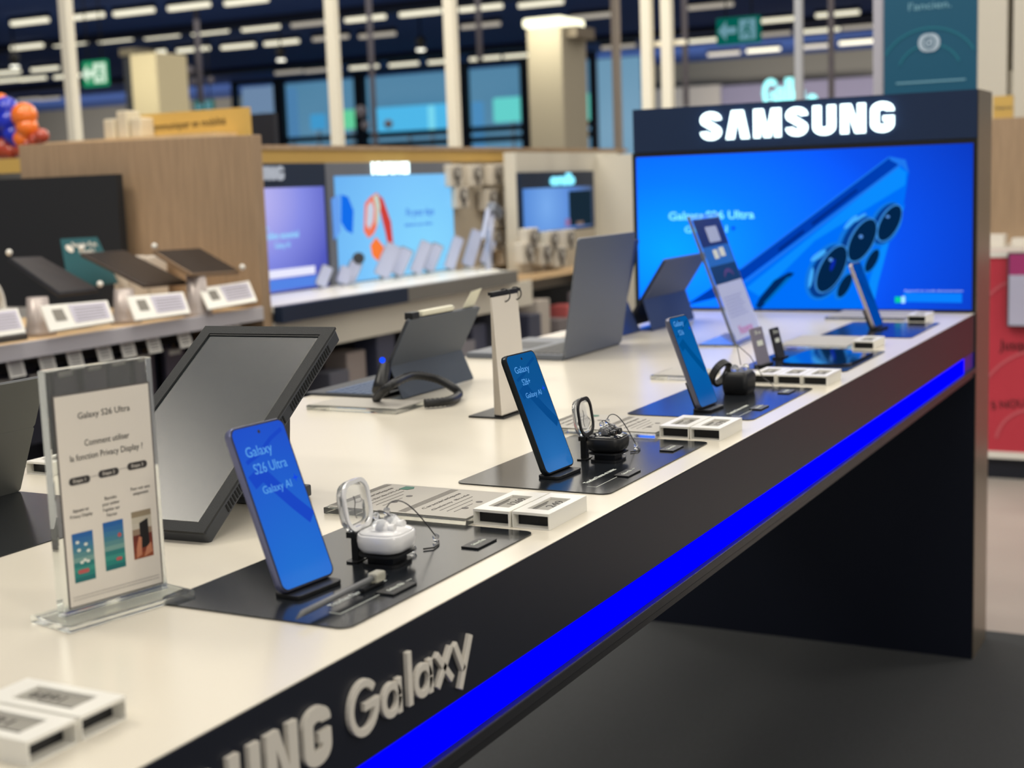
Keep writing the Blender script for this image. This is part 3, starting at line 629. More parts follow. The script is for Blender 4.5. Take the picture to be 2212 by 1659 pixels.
# ------------------------------------------------------------------ earbud cases
def earbuds(label, x, y, dark):
    body = M['black'] if dark else M['whitegloss']; inner = mat('black_gloss', (18, 19, 22), .15, coat=.4) if dark else M['whitegloss']
    t = thing('earbud_case', label, 'earbud case', (x, y, H+.0018), 4, 'opened earbud cases')
    g = B(M['black']); g.prism(rrect(.040, .040, .01), 0, .003); g.box(-.014, .014, -.014, .014, .003, .0105); g.prism(rrect(.047, .049, .015), .0105, .0125)
    g.box(-.036, -.029, -.006, .006, 0, .028); g.prism(rrect(.014, .026, .004, cx=-.033), 0, .0015); g.build('stand', t)
    z0 = .0126; b = B(body)
    prof = [(0, .008), (.002, .003), (.006, .0008), (.012, 0), (.0175, .0004), (.019, .0012)]
    b.loft([[(px, py, z0+zz) for px, py in rrect(.050-2*i, .052-2*i, max(.017-i*.6, .008), 8)] for zz, i in prof]).build('base', t)
    g = B(inner); g.loft([[(px, py, z0+zz) for px, py in rrect(.046-2*i, .048-2*i, max(.015-i*.6, .006), 8)] for zz, i in ((.019, 0), (.0205, .001), (.0225, .006), (.023, .012))]); g.build('inner_tray', t)
    for s_ in (-1, 1):
        o = B(inner); 
        o.ball((.003, s_*.010, z0+.024), .0075, n=14); o.tube([(.003, s_*.010, z0+.024), (.015, s_*.009, z0+.0245)], .0042, 10); o.build('earbud', t)
        g = B(M['clear']); g.lathe([(.0088, 0), (.0085, .004), (.006, .008), (.001, .0098)], 16, T(.0, s_*.0105, z0+.0235), cap=False)
        g.ball((-.004, s_*.0105, z0+.036), .0036); g.build('clear_guard', t)
    # opened lid, standing on the -X side
    Lm = T(-.0275, 0, z0+.018) @ RY(-8) @ frame((0, 0, 0), (0, 1, 0), (0, 0, 1))
    rim = B(body); out = rrect(.050, .050, .017, 8, cy=.0255); inn = rrect(.0415, .0415, .0135, 8, cy=.0255)
    n = len(out)
    rings = [[(*out[i], z) if k_ < 2 else (*inn[i], z) for k_, z in ((0, 0), (1, .0022), (2, .0022), (3, 0))] for i in range(n)]
    rim.loft(rings, Lm, cap=False, smooth=False, close=True); rim.build('lid_rim', t)
    g = B(M['clear'] if not dark else M['clear']); 
    g.loft([[(px, py, z) for px, py in rrect(.050-2*i, .050-2*i, max(.0165-i, .006), 8, cy=.0255)] for z, i in ((0, .0004), (-.004, .0006), (-.0075, .0025), (-.009, .0065))], Lm); g.build('lid_window', t)
    g = B(M['cable']); g.tube([tuple((Lm @ Vector((sx, .012+.022*k_/6+.0, -.004-.002*math.sin(k_)))) ) for k_ in range(7) for sx in (.0,)], .0006, 6); g.build('lid_wire', t)
    g = B(M['black']).box(-.034, -.024, -.018, .018, z0+.014, z0+.0195); g.build('hinge', t)
    # tethers to beads on the mat
    def arc(p, q, hgt, n_=16):
        p, q = Vector(p), Vector(q); return [tuple(p.lerp(q, k_/n_)+Vector((0, 0, hgt*math.sin(math.pi*(k_/n_)**.75)))) for k_ in range(n_+1)]
    for s_, bx, by in ((-1, .006, .042), (1, .006, .092)):
        cb = B(M['cablegrey']).tube(arc((-.004, s_*.0105, z0+.0395), (bx, by, .004), .010 if s_ < 0 else .016), .00065, 6); cb.build('tether', t)
        B(M['clear']).ball((bx, by, .0036), .0036).build('bead', t)
    B(M['cable']).tube([(.012, .052, .0012), (.020, .060, .0012), (.018, .074, .0012), (.012, .086, .0012)], .0009, 6).build('loose_wire', t)
    return t
earbuds('opened white earbud case with clear lid on the nearest black mat', -.112, 1.118, False)
earbuds('opened black earbud case with clear lid beside the black-framed phone', -.113, 1.648, True)

# black wearable on block (third mat)
t = thing('wearable_display', 'black wearable with open ring clipped on a black block', 'wearable', (-.135, 2.235, H+.0018))
B(M['black']).loft([[(px, py, z) for px, py in rrect(w_, d_, .008)] for z, w_, d_ in ((0, .040, .05), (.012, .044, .054), (.030, .044, .056), (.038, .034, .046))]).build('block', t)
g = B(M['cable']); F = T(-.028, -.012, .034) @ RZ(-18) @ RY(28)
rp = [(0, .022*math.cos(R(a_)), .024*math.sin(R(a_))) for a_ in range(0, 360, 15)]
g.loft([[(x_-.006, y_, z_), (x_+.006, y_, z_), (x_+.006, y_*.80, z_*.80), (x_-.006, y_*.80, z_*.80)] for x_, y_, z_ in rp], F, cap=False, smooth=False, close=True); g.build('ring', t)
B(M['clear']).ball((-.004, -.01, .042), .007).ball((.008, .012, .042), .006).build('clear_guard', t)
B(M['cablegrey']).tube([(0, .01, .046), (-.02, .05, .075), (-.01, .09, .05), (.01, .10, .012), (.03, .09, .0015), (.045, .04, .0015), (.06, .05, .0015)], .0008, 6).build('tether', t)

# ------------------------------------------------------------------ price tags (hollow white holders with grey e-paper)
def price_tag(label, x, y, rz, price, z=H+.0001, group='white price tags on the table'):
    t = thing('price_tag', label, 'price tag', (x, y, z), rz, group)
    # local: length along +Y 0..L, open end at y=0, width along X centred
    L_, W_, h0, h1 = .094, .0435, .0145, .0145; th = .0013
    g = B(M['white'])
    g.box(-W_/2, W_/2, 0, L_, 0, th); g.box(-W_/2, -W_/2+th, 0, L_, th, h0); g.box(W_/2-th, W_/2, 0, L_, th, h0); g.box(-W_/2+th, W_/2-th, L_-th, L_, th, h0)
    ix, iy0, iy1 = .0125, .017, .074
    for a_ in ((-W_/2, W_/2, 0, iy0), (-W_/2, W_/2, iy1, L_), (-W_/2, -ix, iy0, iy1), (ix, W_/2, iy0, iy1)): g.box(*a_, h0, h0+.0028)
    g.build('holder', t)
    g = B(M['eink']).box(-ix, ix, iy0, iy1, h0-.0005, h0+.0006).build('epaper_display', t)
    F = frame((.0035, (iy0+iy1)/2+.008, h0+.0007), (0, 1, 0), (-1, 0, 0))
    m_ = B(M['ink']); m_.text(price, .0145, F, .0001, .030); m_.box(-.0105, -.009, iy0+.004, iy1-.012, h0+.0006, h0+.0008); m_.box(-.0075, -.0065, iy0+.004, iy1-.02, h0+.0006, h0+.0008)
    m_.box(-.012, .0, iy0+.002, iy0+.004, h0+.0006, h0+.0008); m_.build('price_print', t)
    B(M['black']).box(-W_/2+th+.0002, W_/2-th-.0002, .012, .0135, th, h0).build('inner_stop', t)
    return t
price_tag('white price tag 1269 beside the clear info block near white earbuds', -.090, 1.288, 0, '1269')
price_tag('white price tag 249 at the table front edge near white earbuds', -.0445, 1.291, 0, '249')
price_tag('left one of two white price tags near the black earbuds', -.090, 1.822, 0, '1169')
price_tag('right one of two white price tags near the black earbuds', -.0445, 1.822, 0, '179')
for k, x in enumerate((-.132, -.0865, -.041)):
    price_tag('white price tag %s of three behind the black wearable' % ('leftmost', 'middle', 'rightmost')[k], x, 2.352, 0, ('999', '249', '399')[k])
price_tag('single white price tag before the two slim signs mat, far side', -.084, 2.862, 0, '899')
price_tag('single white price tag right below the big blue screen', -.090, 3.395, 0, '649')
price_tag('white price tag in bottom left corner, farther of two', -.064, .6855, 90, '1689')
price_tag('white price tag in bottom left corner, nearer of two', -.064, .639, 90, '189')
price_tag('white price tag standing behind the clear sign holder at left', -.80, 1.335, 0, '99')

# ------------------------------------------------------------------ acrylic info blocks
def info_block(label, x0, x1, y0, y1, rich=True, h=.009, rz=0):
    t = thing('info_block', label, 'info block', ((x0+x1)/2, (y0+y1)/2, H+.0002), rz, 'clear info blocks on the table'); w, l = x1-x0, y1-y0
    B(M['acrylic']).box(-w/2, w/2, -l/2, l/2, .0, h-.0016).build('acrylic_block', t, bevel=.0008)
    B(M['greypaper']).box(-w/2+.004, w/2-.002, -l/2+.004, l/2-.003, h-.0013, h-.0009).build('printed_sheet', t)
    if rich:
        g = B(M['inkgrey']); zz = h-.0007
        for c_ in (0, 1):
            bx = -w*.38+c_*w*.50
            F = frame((bx, 0.002, zz), (0, 1, 0), (-1, 0, 0)); g.text('Caractéristiques', .0075, F, .0001, l*.62)
            F = frame((bx+.013, 0.0, zz), (0, 1, 0), (-1, 0, 0)); g.text('Galaxy S26 Ultra 512 Go' if c_ == 0 else 'Galaxy Buds', .006, F, .0001, l*.62)
            for k in range(3): g.box(bx+.022+k*.009, bx+.0228+k*.009, -l*.30, l*(.25-.12*k), zz-.0001, zz+.0001)
            for k in range(6): g.box(bx-.020+k*.0018, bx-.0197+k*.0018, -l*.44, l*.44, zz-.0001, zz+.0001)
            g.prism(ell(bx+.043, -.02, .004, .004), zz-.0001, zz+.0001); g.prism(ell(bx+.043, .012, .004, .004), zz-.0001, zz+.0001)
        g.build('print', t)
        g = B(M['greenlogo']); bx = -w*.32; g.prism([(bx, l*.30), (bx, l*.42), (bx+.012, l*.42), (bx+.016, l*.36), (bx+.012, l*.30)], zz, zz+.0002); g.build('green_badge', t)
    return t
info_block('clear info block with green badge behind the white earbud case', -.298, -.114, 1.275, 1.408)
info_block('clear info block behind the black earbud case', -.298, -.114, 1.806+.006, 1.94)
info_block('thin clear info block left of the azure phone', -.345, -.250, 2.36, 2.47, False)
info_block('clear info block with colour print before the two slim signs', -.262, -.112, 2.845, 3.03, False)
info_block('clear info block just below the big blue screen', -.318, -.125, 3.425, 3.60, False)
info_block('acrylic card with red logo in front of the keyboard tablet', -.77, -.593, 1.895, 1.985, False, rz=0)
g = B(M['printwhite']); 
# slim upright signs on fourth mat
def slim(label, x, y, mt, wdt, hgt, tilt=14, screen=True):
    t = thing('slim_sign', label, 'sign', (x, y, H+.0018), -4)
    P = RY(-tilt) @ frame((0, 0, .002), (0, 1, 0), (0, 0, 1))
    B(mt).prism(rrect(wdt, hgt, .003, cy=hgt/2), -.004, 0, P).build('plate', t)
    m_ = B(M['printwhite']); m_.prism(rrect(wdt*.5, hgt*.14, .001, cx=0, cy=hgt*.58), .0001, .0004, P); m_.text('3x', .01, P @ T(0, hgt*.86, .0002), .0001, wdt*.6); m_.build('print', t)
    B(M['black']).box(-.012, .006, -wdt*.5, wdt*.5, 0, .004).build('foot', t)
slim('grey slim leaning sign behind the price tag trio', -.198, 2.575, mat('warm_grey_plate', (128, 124, 140), .4), .055, .072)
slim('black slim leaning sign right of the grey one', -.199, 2.682, M['black'], .042, .060)
tag(B(mat('dark_reflection_gloss', (14, 30, 60), .05, coat=1)).prism(rrect(.135, .22, .03, 8), 0, .004, T(-.112, 2.70, H+.0018)).build('reflection_sheet'), 'dark glossy sheet added for the reflection on the fourth black mat', 'reflection sheet')  # dark blue sheet added to imitate the mat's reflection
g.bm.free()

# ------------------------------------------------------------------ clear sign holder, near left
sx, sy, syaw = -.2615, .905, -12.5
t = thing('sign_holder', 'clear upright sign holder with printed instructions, near left', 'sign holder', (sx, sy, H+.0002), syaw)
P = frame((0, 0, .012), (0, 1, 0), (0, 0, 1)); w, h = .106, .207
g = B(M['acrylic']); g.box(-.006, .0055, -w/2, w/2, .009, h+.012); g.build('pocket', t, bevel=.0008)
g = B(M['acrylic']); g.box(-.030, .030, -w/2-.012, w/2+.012, 0, .0065); g.build('base', t, bevel=.001)
B(M['acrylic']).box(-.006, .006, -w/2, w/2, .0068, .0088).build('base_rib', t)
pw, ph = .094, .182
B(M['inkgrey']).box(.0060, .0062, -pw/2-.0016, pw/2+.0016, .0144-.0016, .0144+ph+.0016).build('sheet_border', t)
sh = B(M['paper']).box(.0063, .0066, -pw/2, pw/2, .0144, .0144+ph).build('printed_sheet', t)
P = frame((.0067, 0, .0144), (0, 1, 0), (0, 0, 1))
g = B(M['ink'])
for st_, yy, wd, sz, xx in (('Galaxy S26 Ultra', .163, .052, .0078, 0), ('Comment utiliser', .139, .045, .0078, .001), ('la fonction Privacy Display ?', .1275, .073, .0078, 0),
                            ('Appuyez sur', .0825, .016, .0042, -.030), ('Privacy Display', .0775, .022, .0042, -.030), ('Basculez', .0875, .012, .0042, 0), ('pour activer', .0825, .017, .0042, 0), ("l'option sur", .0775, .017, .0042, 0), ("l'écran", .0725, .010, .0042, 0), ('Pour voir sans', .0905, .020, .0042, .031), ('uniquement', .0860, .016, .0042, .031)):
    g.text(st_, sz, P @ T(xx, yy, .0001), .00005, wd)
g.m(M['inkgrey']).text('------', .004, P @ T(-.015, .1095, .0001), .00005, .008); g.text('------', .004, P @ T(.015, .111, .0001), .00005, .008)
for k in range(2): g.box(.0067, .0068, -.044, .044, .0195+.0025*k, .0198+.0025*k)
g.build('printed_text', sh)
g = B(M['pill'])
for k, xx in enumerate((-.029, .0, .0295)): g.prism(rrect(.0205, .0065, .003, cx=xx, cy=.108+.0015*k), .0001, .0002, P)
g.build('step_pills', sh)
g = B(M['paper'])
for k, xx in enumerate((-.029, .0, .0295)): g.text('Etape %d' % (k+1), .0042, P @ T(xx, .108+.0015*k, .00025), .00005, .012)
g.build('step_text', sh)
def gradbox(x0, x1, y0, y1, cols, mb, z=.0001):
    n = len(cols)
    for k, c_ in enumerate(cols):
        mb.m(mat('print_%d_%d_%d' % c_, c_, .5)); a_ = y0+(y1-y0)*k/n; b_ = y0+(y1-y0)*(k+1)/n
        mb.face([(x0, a_, z), (x1, a_, z), (x1, b_, z), (x0, b_, z)], P)
sea = [(30, 110, 112), (40, 132, 124), (60, 146, 134), (44, 126, 124), (120, 160, 154), (92, 142, 146), (70, 130, 150), (64, 124, 162), (52, 110, 166), (40, 100, 168)]
g = MB(); gradbox(-.041, -.0205, .020, .063, sea, g); g.m(M['printwhite'])
for (a_, b_) in ((-.036, .055), (-.028, .052), (-.035, .048), (-.026, .046), (-.033, .037), (-.030, .0385), (-.027, .037)): g.prism(ell(a_, b_, .0019, .0014, n=10), .0002, .0003, P)
g.m(mat('print_red', (190, 90, 90), .5)).prism(rrect(.011, .0035, .0015, cx=-.032, cy=.029), .0002, .0003, P); g.build('first_picture', sh, recalc=False)
g = MB(); gradbox(-.010, .0105, .0235, .0665, sea, g); g.m(mat('print_red', (190, 90, 90), .5)).prism(ell(.006, .053, .002, .002, n=10), .0002, .0003, P); g.prism(rrect(.006, .003, .0012, cx=.004, cy=.032), .0002, .0003, P); g.build('second_picture', sh, recalc=False)
g = MB(); gradbox(.0195, .040, .027, .070, [(150, 80, 52), (130, 62, 44), (120, 54, 40), (110, 50, 40), (150, 128, 108), (200, 192, 176), (196, 188, 170), (150, 136, 112)], g)
g.m(M['ink']).prism([(.0275, .036), (.0365, .037), (.036, .062), (.027, .059)], .0002, .0003, P); g.m(mat('print_skin', (196, 130, 100), .5)).prism([(.022, .028), (.0275, .030), (.0285, .046), (.0255, .047), (.0225, .037)], .0003, .0004, P)
g.prism([(.030, .028), (.039, .031), (.038, .040), (.033, .036)], .0003, .0004, P); g.build('third_picture', sh, recalc=False)

# ------------------------------------------------------------------ big black monitor leaning back
t = thing('tilted_monitor', 'black tilted monitor with speckled frame and blank screen', 'monitor', (-.4315, 1.121, H+.001), 0)
# screen normal faces -Y (slightly +X); local x right along +X
yaw = 4.0; tilt = 57.2; iw, ih = .160, .311; fr = .0145; th = .019
P = RZ(yaw) @ T(0, 0, .0198) @ RX(-tilt) @ frame((0, 0, 0), (1, 0, 0), (0, 0, 1))     # local y up, z out toward -Y
ow, oh = iw+2*fr, ih+2*fr
Pb = P @ T(0, -fr+.0, 0)
fbm = B(M['blackmatte'])
def ringbox(mb, W2, H2, b_, z0, z1, Pm):
    mb.box(-W2, W2, 0, b_, z0, z1, Pm); mb.box(-W2, W2, H2-b_, H2, z0, z1, Pm); mb.box(-W2, -W2+b_, b_, H2-b_, z0, z1, Pm); mb.box(W2-b_, W2, b_, H2-b_, z0, z1, Pm)
ringbox(fbm, ow/2, oh, fr, -.003, 0, Pb); fbm.build('front_frame', t)
B(M['dkgrey']).prism(rrect(ow, oh, .004, cy=oh/2), -th, -.0031, Pb).build('back_shell', t, bevel=.0015)
B(mat('blank_monitor_screen', (24, 32, 36), .25, spec=1.0, bump=(2500, .06))).box(-iw/2, iw/2, fr, oh-fr, -.0030, -.0022, Pb).build('screen', t)
B(M['black']).box(-iw/2, iw/2, oh-fr-.0025, oh-fr, -.0022, -.001, Pb).build('upper_gasket', t)
g = B(mat('vent_black', (6, 7, 8), .8))
for k in range(52):
    yy = .045+k*.0052
    if .19 < yy < .205: continue
    g.box(ow/2-.0005, ow/2+.0006, yy, yy+.0024, -.0155, -.006, Pb)
g.build('vent_slots', t)
tl = RZ(yaw)
# rear leg / stand
g = B(M['dkgrey'])
def bar4(mb, a_, b_, wx, th_, Mx):
    a_, b_ = Vector(a_), Vector(b_); d = (b_-a_).normalized(); n_ = Vector((1, 0, 0)).cross(d).normalized()*th_/2; x_ = Vector((wx/2, 0, 0))
    mb.hexa([a_-x_-n_, a_+x_-n_, a_+x_+n_, a_-x_+n_, b_-x_-n_, b_+x_-n_, b_+x_+n_, b_-x_+n_], Mx)
topc = Pb @ Vector((0, oh*.62, -th)); bot = Vector((0.012, .232, .006))
lt = tl.inverted() @ topc
bar4(g, lt+Vector((.03, 0, 0)), (.03, lt.y-.012, .008), .105, .020, tl); g.build('stand_leg', t, bevel=.003)
B(M['dkgrey']).box(-.04, .082, .16, lt.y+.045, .0, .014, tl).build('stand_foot', t, bevel=.002)

# ------------------------------------------------------------------ tablets with kickstand covers (seen from behind)
def kick_tablet(label, x_b, y0, y1, fold, top, scr_side=True, keyboard=True, mt=M['tabgrey']):
    """profile in XZ at the near side: flap foot x_b -> fold -> top edge"""
    t = thing('tablet', label, 'tablet', (x_b, y0, H+.0002)); w = y1-y0
    fx, fz = fold[0]-x_b, fold[1]-H; tx_, tz = top[0]-x_b, top[1]-H
    d = Vector((tx_-fx, 0, tz-fz)).normalized(); L_ = math.hypot(tx_-fx, tz-fz)
    bot = Vector((fx, 0, fz))-d*((fz-.006)/d.z)
    U = d; N = Vector((U.z, 0, -U.x))     # points to +X (rear)
    F = frame(bot-N*.006+Vector((0, w/2, 0)), (0, 1, 0), U)
    full = (Vector((tx_, 0, tz))-bot).length
    B(M['dkgrey']).prism(rrect(w, full, .006, cy=full/2), 0, .0055, F).build('slab', t, bevel=.0008)
    B(M['black']).prism(rrect(w-.004, full-.004, .005, cy=full/2), -.0008, -.0002, F).build('screen', t)
    B(mt).prism(rrect(w+.001, L_+.001, .005, cy=full-L_/2), .0057, .0072, F).build('back_cover', t, bevel=.0005)
    v = Vector((-fx, 0, .0015-fz)); Lf = v.length; v.normalize(); F2 = frame(Vector((fx, w/2, fz)), (0, 1, 0), -v)
    B(mt).prism(rrect(w, Lf, .004, cy=-Lf/2), -.0005, .0015, F2).build('kickstand_flap', t, bevel=.0004)
    if keyboard:
        k0 = bot.x-.155
        B(M['dkgrey']).box(k0, bot.x+.002, .004, w-.004, .0, .0050).build('keyboard_base', t, bevel=.001)
        g = B(mat('blue_grey_keys', (60, 84, 120), .4))
        for r_ in range(5):
            for c_ in range(13): g.box(k0+.04+r_*.019, k0+.056+r_*.019, .010+c_*(w-.02)/13, .010+(c_+.85)*(w-.02)/13, .005, .0062)
        g.build('keys', t)
    return t
kt = kick_tablet('slate grey tablet with keyboard and black coiled security cable', -.666, 2.03, 2.278, (-.690, .956), (-.646, 1.037))
B(mat('cream_pencil', (225, 222, 200), .4)).box(-.010, .002, .045, .155, 0, .010, T(.018, 0, .139)).build('pencil', kt, bevel=.003)
B(M['black']).box(-.012, .004, .008, .032, 0, .012, T(.018, 0, .137)).build('sensor', kt, bevel=.001)
F = frame(Vector((.0155, .19, .134)), (0, 1, 0), (.3, 0, 1)); B(mat('cream_tab', (222, 220, 198), .6)).prism([(0, 0), (.044, .004), (.060, .038), (.022, .034)], 0, .0006, F @ T(.0, 0, -.003)).build('paper_tab', kt)
kick_tablet('blue-lit tablet on kickstand close to the big blue screen', -.648, 3.115, 3.40, (-.671, .975), (-.610, 1.068), keyboard=False, mt=mat('navy_cover', (58, 70, 98), .55))
lt_ = kick_tablet('grey tablet on kickstand at the far left edge of the photo', -.741, .96, 1.247, (-.707, .985), (-.682, 1.047), keyboard=False, mt=mat('grey_green_cover', (88, 90, 86), .5))
# its second fold line and mat
tag(B(M['mat_']).prism(rrect(.36, .26, .008), 0, .0012, T(-.80, 1.128, H+.00003) if False else T(-.802+.115, 1.115, H+.00003)).build('display_mat'), 'black display mat at the far left edge under grey tablet', 'display mat')
# corrugated cable with lock
t = thing('security_cable', 'black corrugated security cable looping on the table', 'cable', (-.64, 2.02, H))
pts = []
ctrl = [onZ(812, 862, .912), onZ(840, 835, .94), onZ(890, 812, .945), onZ(940, 818, .935), onZ(980, 838, .92), onZ(990, 853, .909), onZ(968, 866, .909), onZ(915, 872, .909)]
ctrl = [c_-Vector((-.64, 2.02, H)) for c_ in ctrl]
for i in range(len(ctrl)-1):
    p0_, p1_, p2_, p3_ = ctrl[max(i-1, 0)], ctrl[i], ctrl[i+1], ctrl[min(i+2, len(ctrl)-1)]
    for k in range(12):
        s_ = k/12; pts.append(.5*((2*p1_)+(-p0_+p2_)*s_+(2*p0_-5*p1_+4*p2_-p3_)*s_*s_+(-p0_+3*p1_-3*p2_+p3_)*s_**3))
B(M['cable']).tube(pts, .0075, 10, rf=lambda i: .0078 if i % 2 else .0066).build('corrugated_hose', t)
c0 = onZ(822, 830, .93)-Vector((-.64, 2.02, H))
B(M['black']).tube([c0+Vector((.0, 0, -.012)), c0+Vector((-.004, .01, .0)), c0+Vector((.0, .02, .035))], .013, 12, rf=lambda i: (.016, .014, .010)[i]).build('lock_body', t)
B(em('lock_light', (20, 70, 255), 1.6)).ball(tuple(onX(826, 778, -.655)-Vector((-.64, 2.02, H))), .005).build('blue_light', t)
B(M['steel']).box(.0, .02, 0, .024, .0, .02, T(*(onZ(890, 835, .905)-Vector((-.64, 2.02, H))))).build('steel_clip', t, bevel=.001)

# ------------------------------------------------------------------ laptops
def laptop(label, x, y0, y1, hgt, back=.04, mt=M['lapgrey'], deck=.225):
    t = thing('laptop', label, 'laptop', (x, y0, H+.0002)); w = y1-y0; ang = math.degrees(math.atan2(back, hgt))
    F = frame((-.003, w/2, .004), (0, 1, 0), (math.sin(R(ang)), 0, math.cos(R(ang)))); L_ = math.hypot(hgt, back)
    B(mt).prism(rrect(w, L_, .008, cy=L_/2), -.002, .0025, F).build('lid', t, bevel=.0006)
    B(M['black']).prism(rrect(w-.006, L_-.006, .006, cy=L_/2), -.0032, -.0022, F).build('screen', t)
    B(mt).box(-deck-.005, -.005, 0, w, 0, .012).build('base', t, bevel=.002)
    g = B(M['black'])
    for r_ in range(6):
        for c_ in range(14): g.box(-.10+r_*.015, -.088+r_*.015, .012+c_*(w-.024)/14, .012+(c_+.86)*(w-.024)/14, .012, .0134)
    g.build('keys', t); B(M['dkgrey']).box(-.215, -.125, w*.3, w*.7, .0121, .0125).build('touchpad', t)
laptop('open grey laptop seen from behind, left of the kickstand tablet', -.615, 2.566, 2.858, .243)
kick_tablet('dark blue tablet just behind the grey laptop, only its edge showing', -.675, 2.90, 3.105, (-.708, .975), (-.672, 1.118), keyboard=False, mt=mat('blue_grey_lid', (60, 76, 120), .4, metal=.3))
# flat papers near laptop
tag(B(M['paper']).box(-.93+.08, -.79, 2.90, 3.05, H, H+.006).build('leaflet_stack', bevel=.001), 'white leaflet stack left of the grey laptop lid', 'leaflets')
tag(B(M['white']).box(-.66, -.60, 2.905, 2.99, H, H+.008).build('paper_holder', bevel=.001), 'small white holder at the foot of the grey laptop lid', 'holder') if False else None

# ------------------------------------------------------------------ ring-bound flip sheets
t = thing('flip_chart', 'white ring-bound flip sheets on a slim black easel', 'flip chart', (-.418, 1.945, H+.0002))
B(M['black']).box(-.045, .018, -.046, .046, 0, .003).build('base', t, bevel=.0006)
B(M['black']).box(-.004, -.001, -.036, .052, .003, .196).build('back_plate', t)
B(M['black']).box(-.003, .004, -.044, .052, .191, .196).build('top_bar', t)
g = B(M['paper'])
for k in range(7):
    dx = .0012+.0012*k; g.hexa([(dx+.001*k, -.045-.0003*k, .006), (dx+.001*k, .041, .006), (dx+.001*k+.0004, .041, .006), (dx+.001*k+.0004, -.045-.0003*k, .006), (.001+.0004*k, -.045, .188), (.001+.0004*k, .041, .188), (.0013+.0004*k, .041, .188), (.0013+.0004*k, -.045, .188)])
g.build('pages', t)
g = B(M['black'])
for yy in (-.002, .036):
    g.tube([(.003+.010*math.sin(R(a_)), yy, .188+.010*math.cos(R(a_))) for a_ in range(-160, 181, 20)], .0011, 6)
g.build('rings', t)

# ------------------------------------------------------------------ tall leaning acrylic poster
t = thing('leaning_poster', 'tall leaning clear poster stand before the big blue screen', 'poster stand', (-.359, 2.973, H+.0002), 4)
w, h, tilt = .225, .292, 19.8
P = RY(-tilt) @ frame((0, 0, .003), (0, 1, 0), (0, 0, 1))
B(M['acrylic']).box(-w/2, w/2, 0, h, -.006, 0, P).build('acrylic_plate', t, bevel=.001)
sh = B(mat('poster_lilac', (190, 198, 236), .5)).box(-w/2+.01, w/2-.006, .008, h*.46, .0004, .0008, P).build('lower_sheet', t)
g = B(mat('poster_navy', (24, 34, 80), .4)).box(-w/2+.01, w/2-.006, h*.75, h-.01, .0004, .0008, P); g.build('upper_sheet', t)
g = B(mat('poster_photo_blue', (40, 110, 200), .4)).box(-w/2+.01, w/2-.006, h*.60, h*.7499, .0004, .0008, P)
g.m(mat('poster_photo_dark', (16, 50, 84), .4)).box(-w/2+.01, w/2-.006, h*.46, h*.60, .0004, .0008, P)
g.m(M['printwhite']).box(-.04, -.005, h*.65, h*.72, .0009, .0012, P); g.box(.01, .05, h*.66, h*.73, .0009, .0012, P); g.m(mat('poster_mauve', (90, 60, 110), .4)).stroke(arcp(.02, h*.48, .04, .02, 20, 160), .008, .0009, .0011, P); g.build('photo_band', t)
g = B(mat('poster_badge', (176, 186, 220), .5)).prism(rrect(.09, .036, .004, cx=.01, cy=h*.84), .0009, .0012, P); g.build('badge', t)
g = B(mat('poster_pink', (196, 110, 180), .5)); g.text('Nouveau', .03, P @ T(.0, h*.09, .001), .0002, .11); g.build('caption', t)
g = B(mat('poster_lilac_ink', (130, 140, 200), .5))
for k in range(7): g.box(-w/2+.03, w/2-.05-.01*(k % 3), h*(.20+.025*k), h*(.205+.025*k), .0009, .0011, P)
g.build('fine_print', t)
B(M['acrylic']).box(-.085, .004, -w/2, w/2, 0, .004).build('foot', t)

# ================================================================== LEFT GONDOLA
XF = -2.15
t = thing('shop_fixture', 'wooden shop fixture with shelf at left', 'shelf unit', (-2.15, 3.57, 0))
zt = 1.4375
B(M['wood']).hexa([(-1.0, 0, 0), (0, 0, 0), (0, .045, 0), (-1.0, .045, 0), (-1.0, 0, zt+.012), (0, 0, zt), (0, .045, zt), (-1.0, .045, zt+.012)]).build('end_panel', t, bevel=.002)
B(M['woodlight']).box(-.62, -.006, -2.4, -.003, .868, .90).build('shelf_board', t)
B(M['lav']).box(-.0055, .006, -2.4, -.003, .862, .905).build('front_rail', t, bevel=.002)
B(M['dknavy']).box(-.63, -.60, -2.4, -.003, 0.0, .867).build('rear_panel', t)
B(M['dknavy']).box(-.60, .02, -2.4, -.003, 0.0, .12).build('plinth', t)
B(mat('dark_slot_bar', (84, 84, 88), .5)).box(-.30, -.285, -2.4, -.003, .79, .835).build('hook_bar', t)
tb = onY(250, 376, 3.50)
tag(B(mat('matt_black_board', (32, 34, 38), .6)).box(-3.75, tb.x, 3.50, 3.53, .9005, tb.z).build('black_board'), 'large plain black board standing against the wooden end panel', 'board')

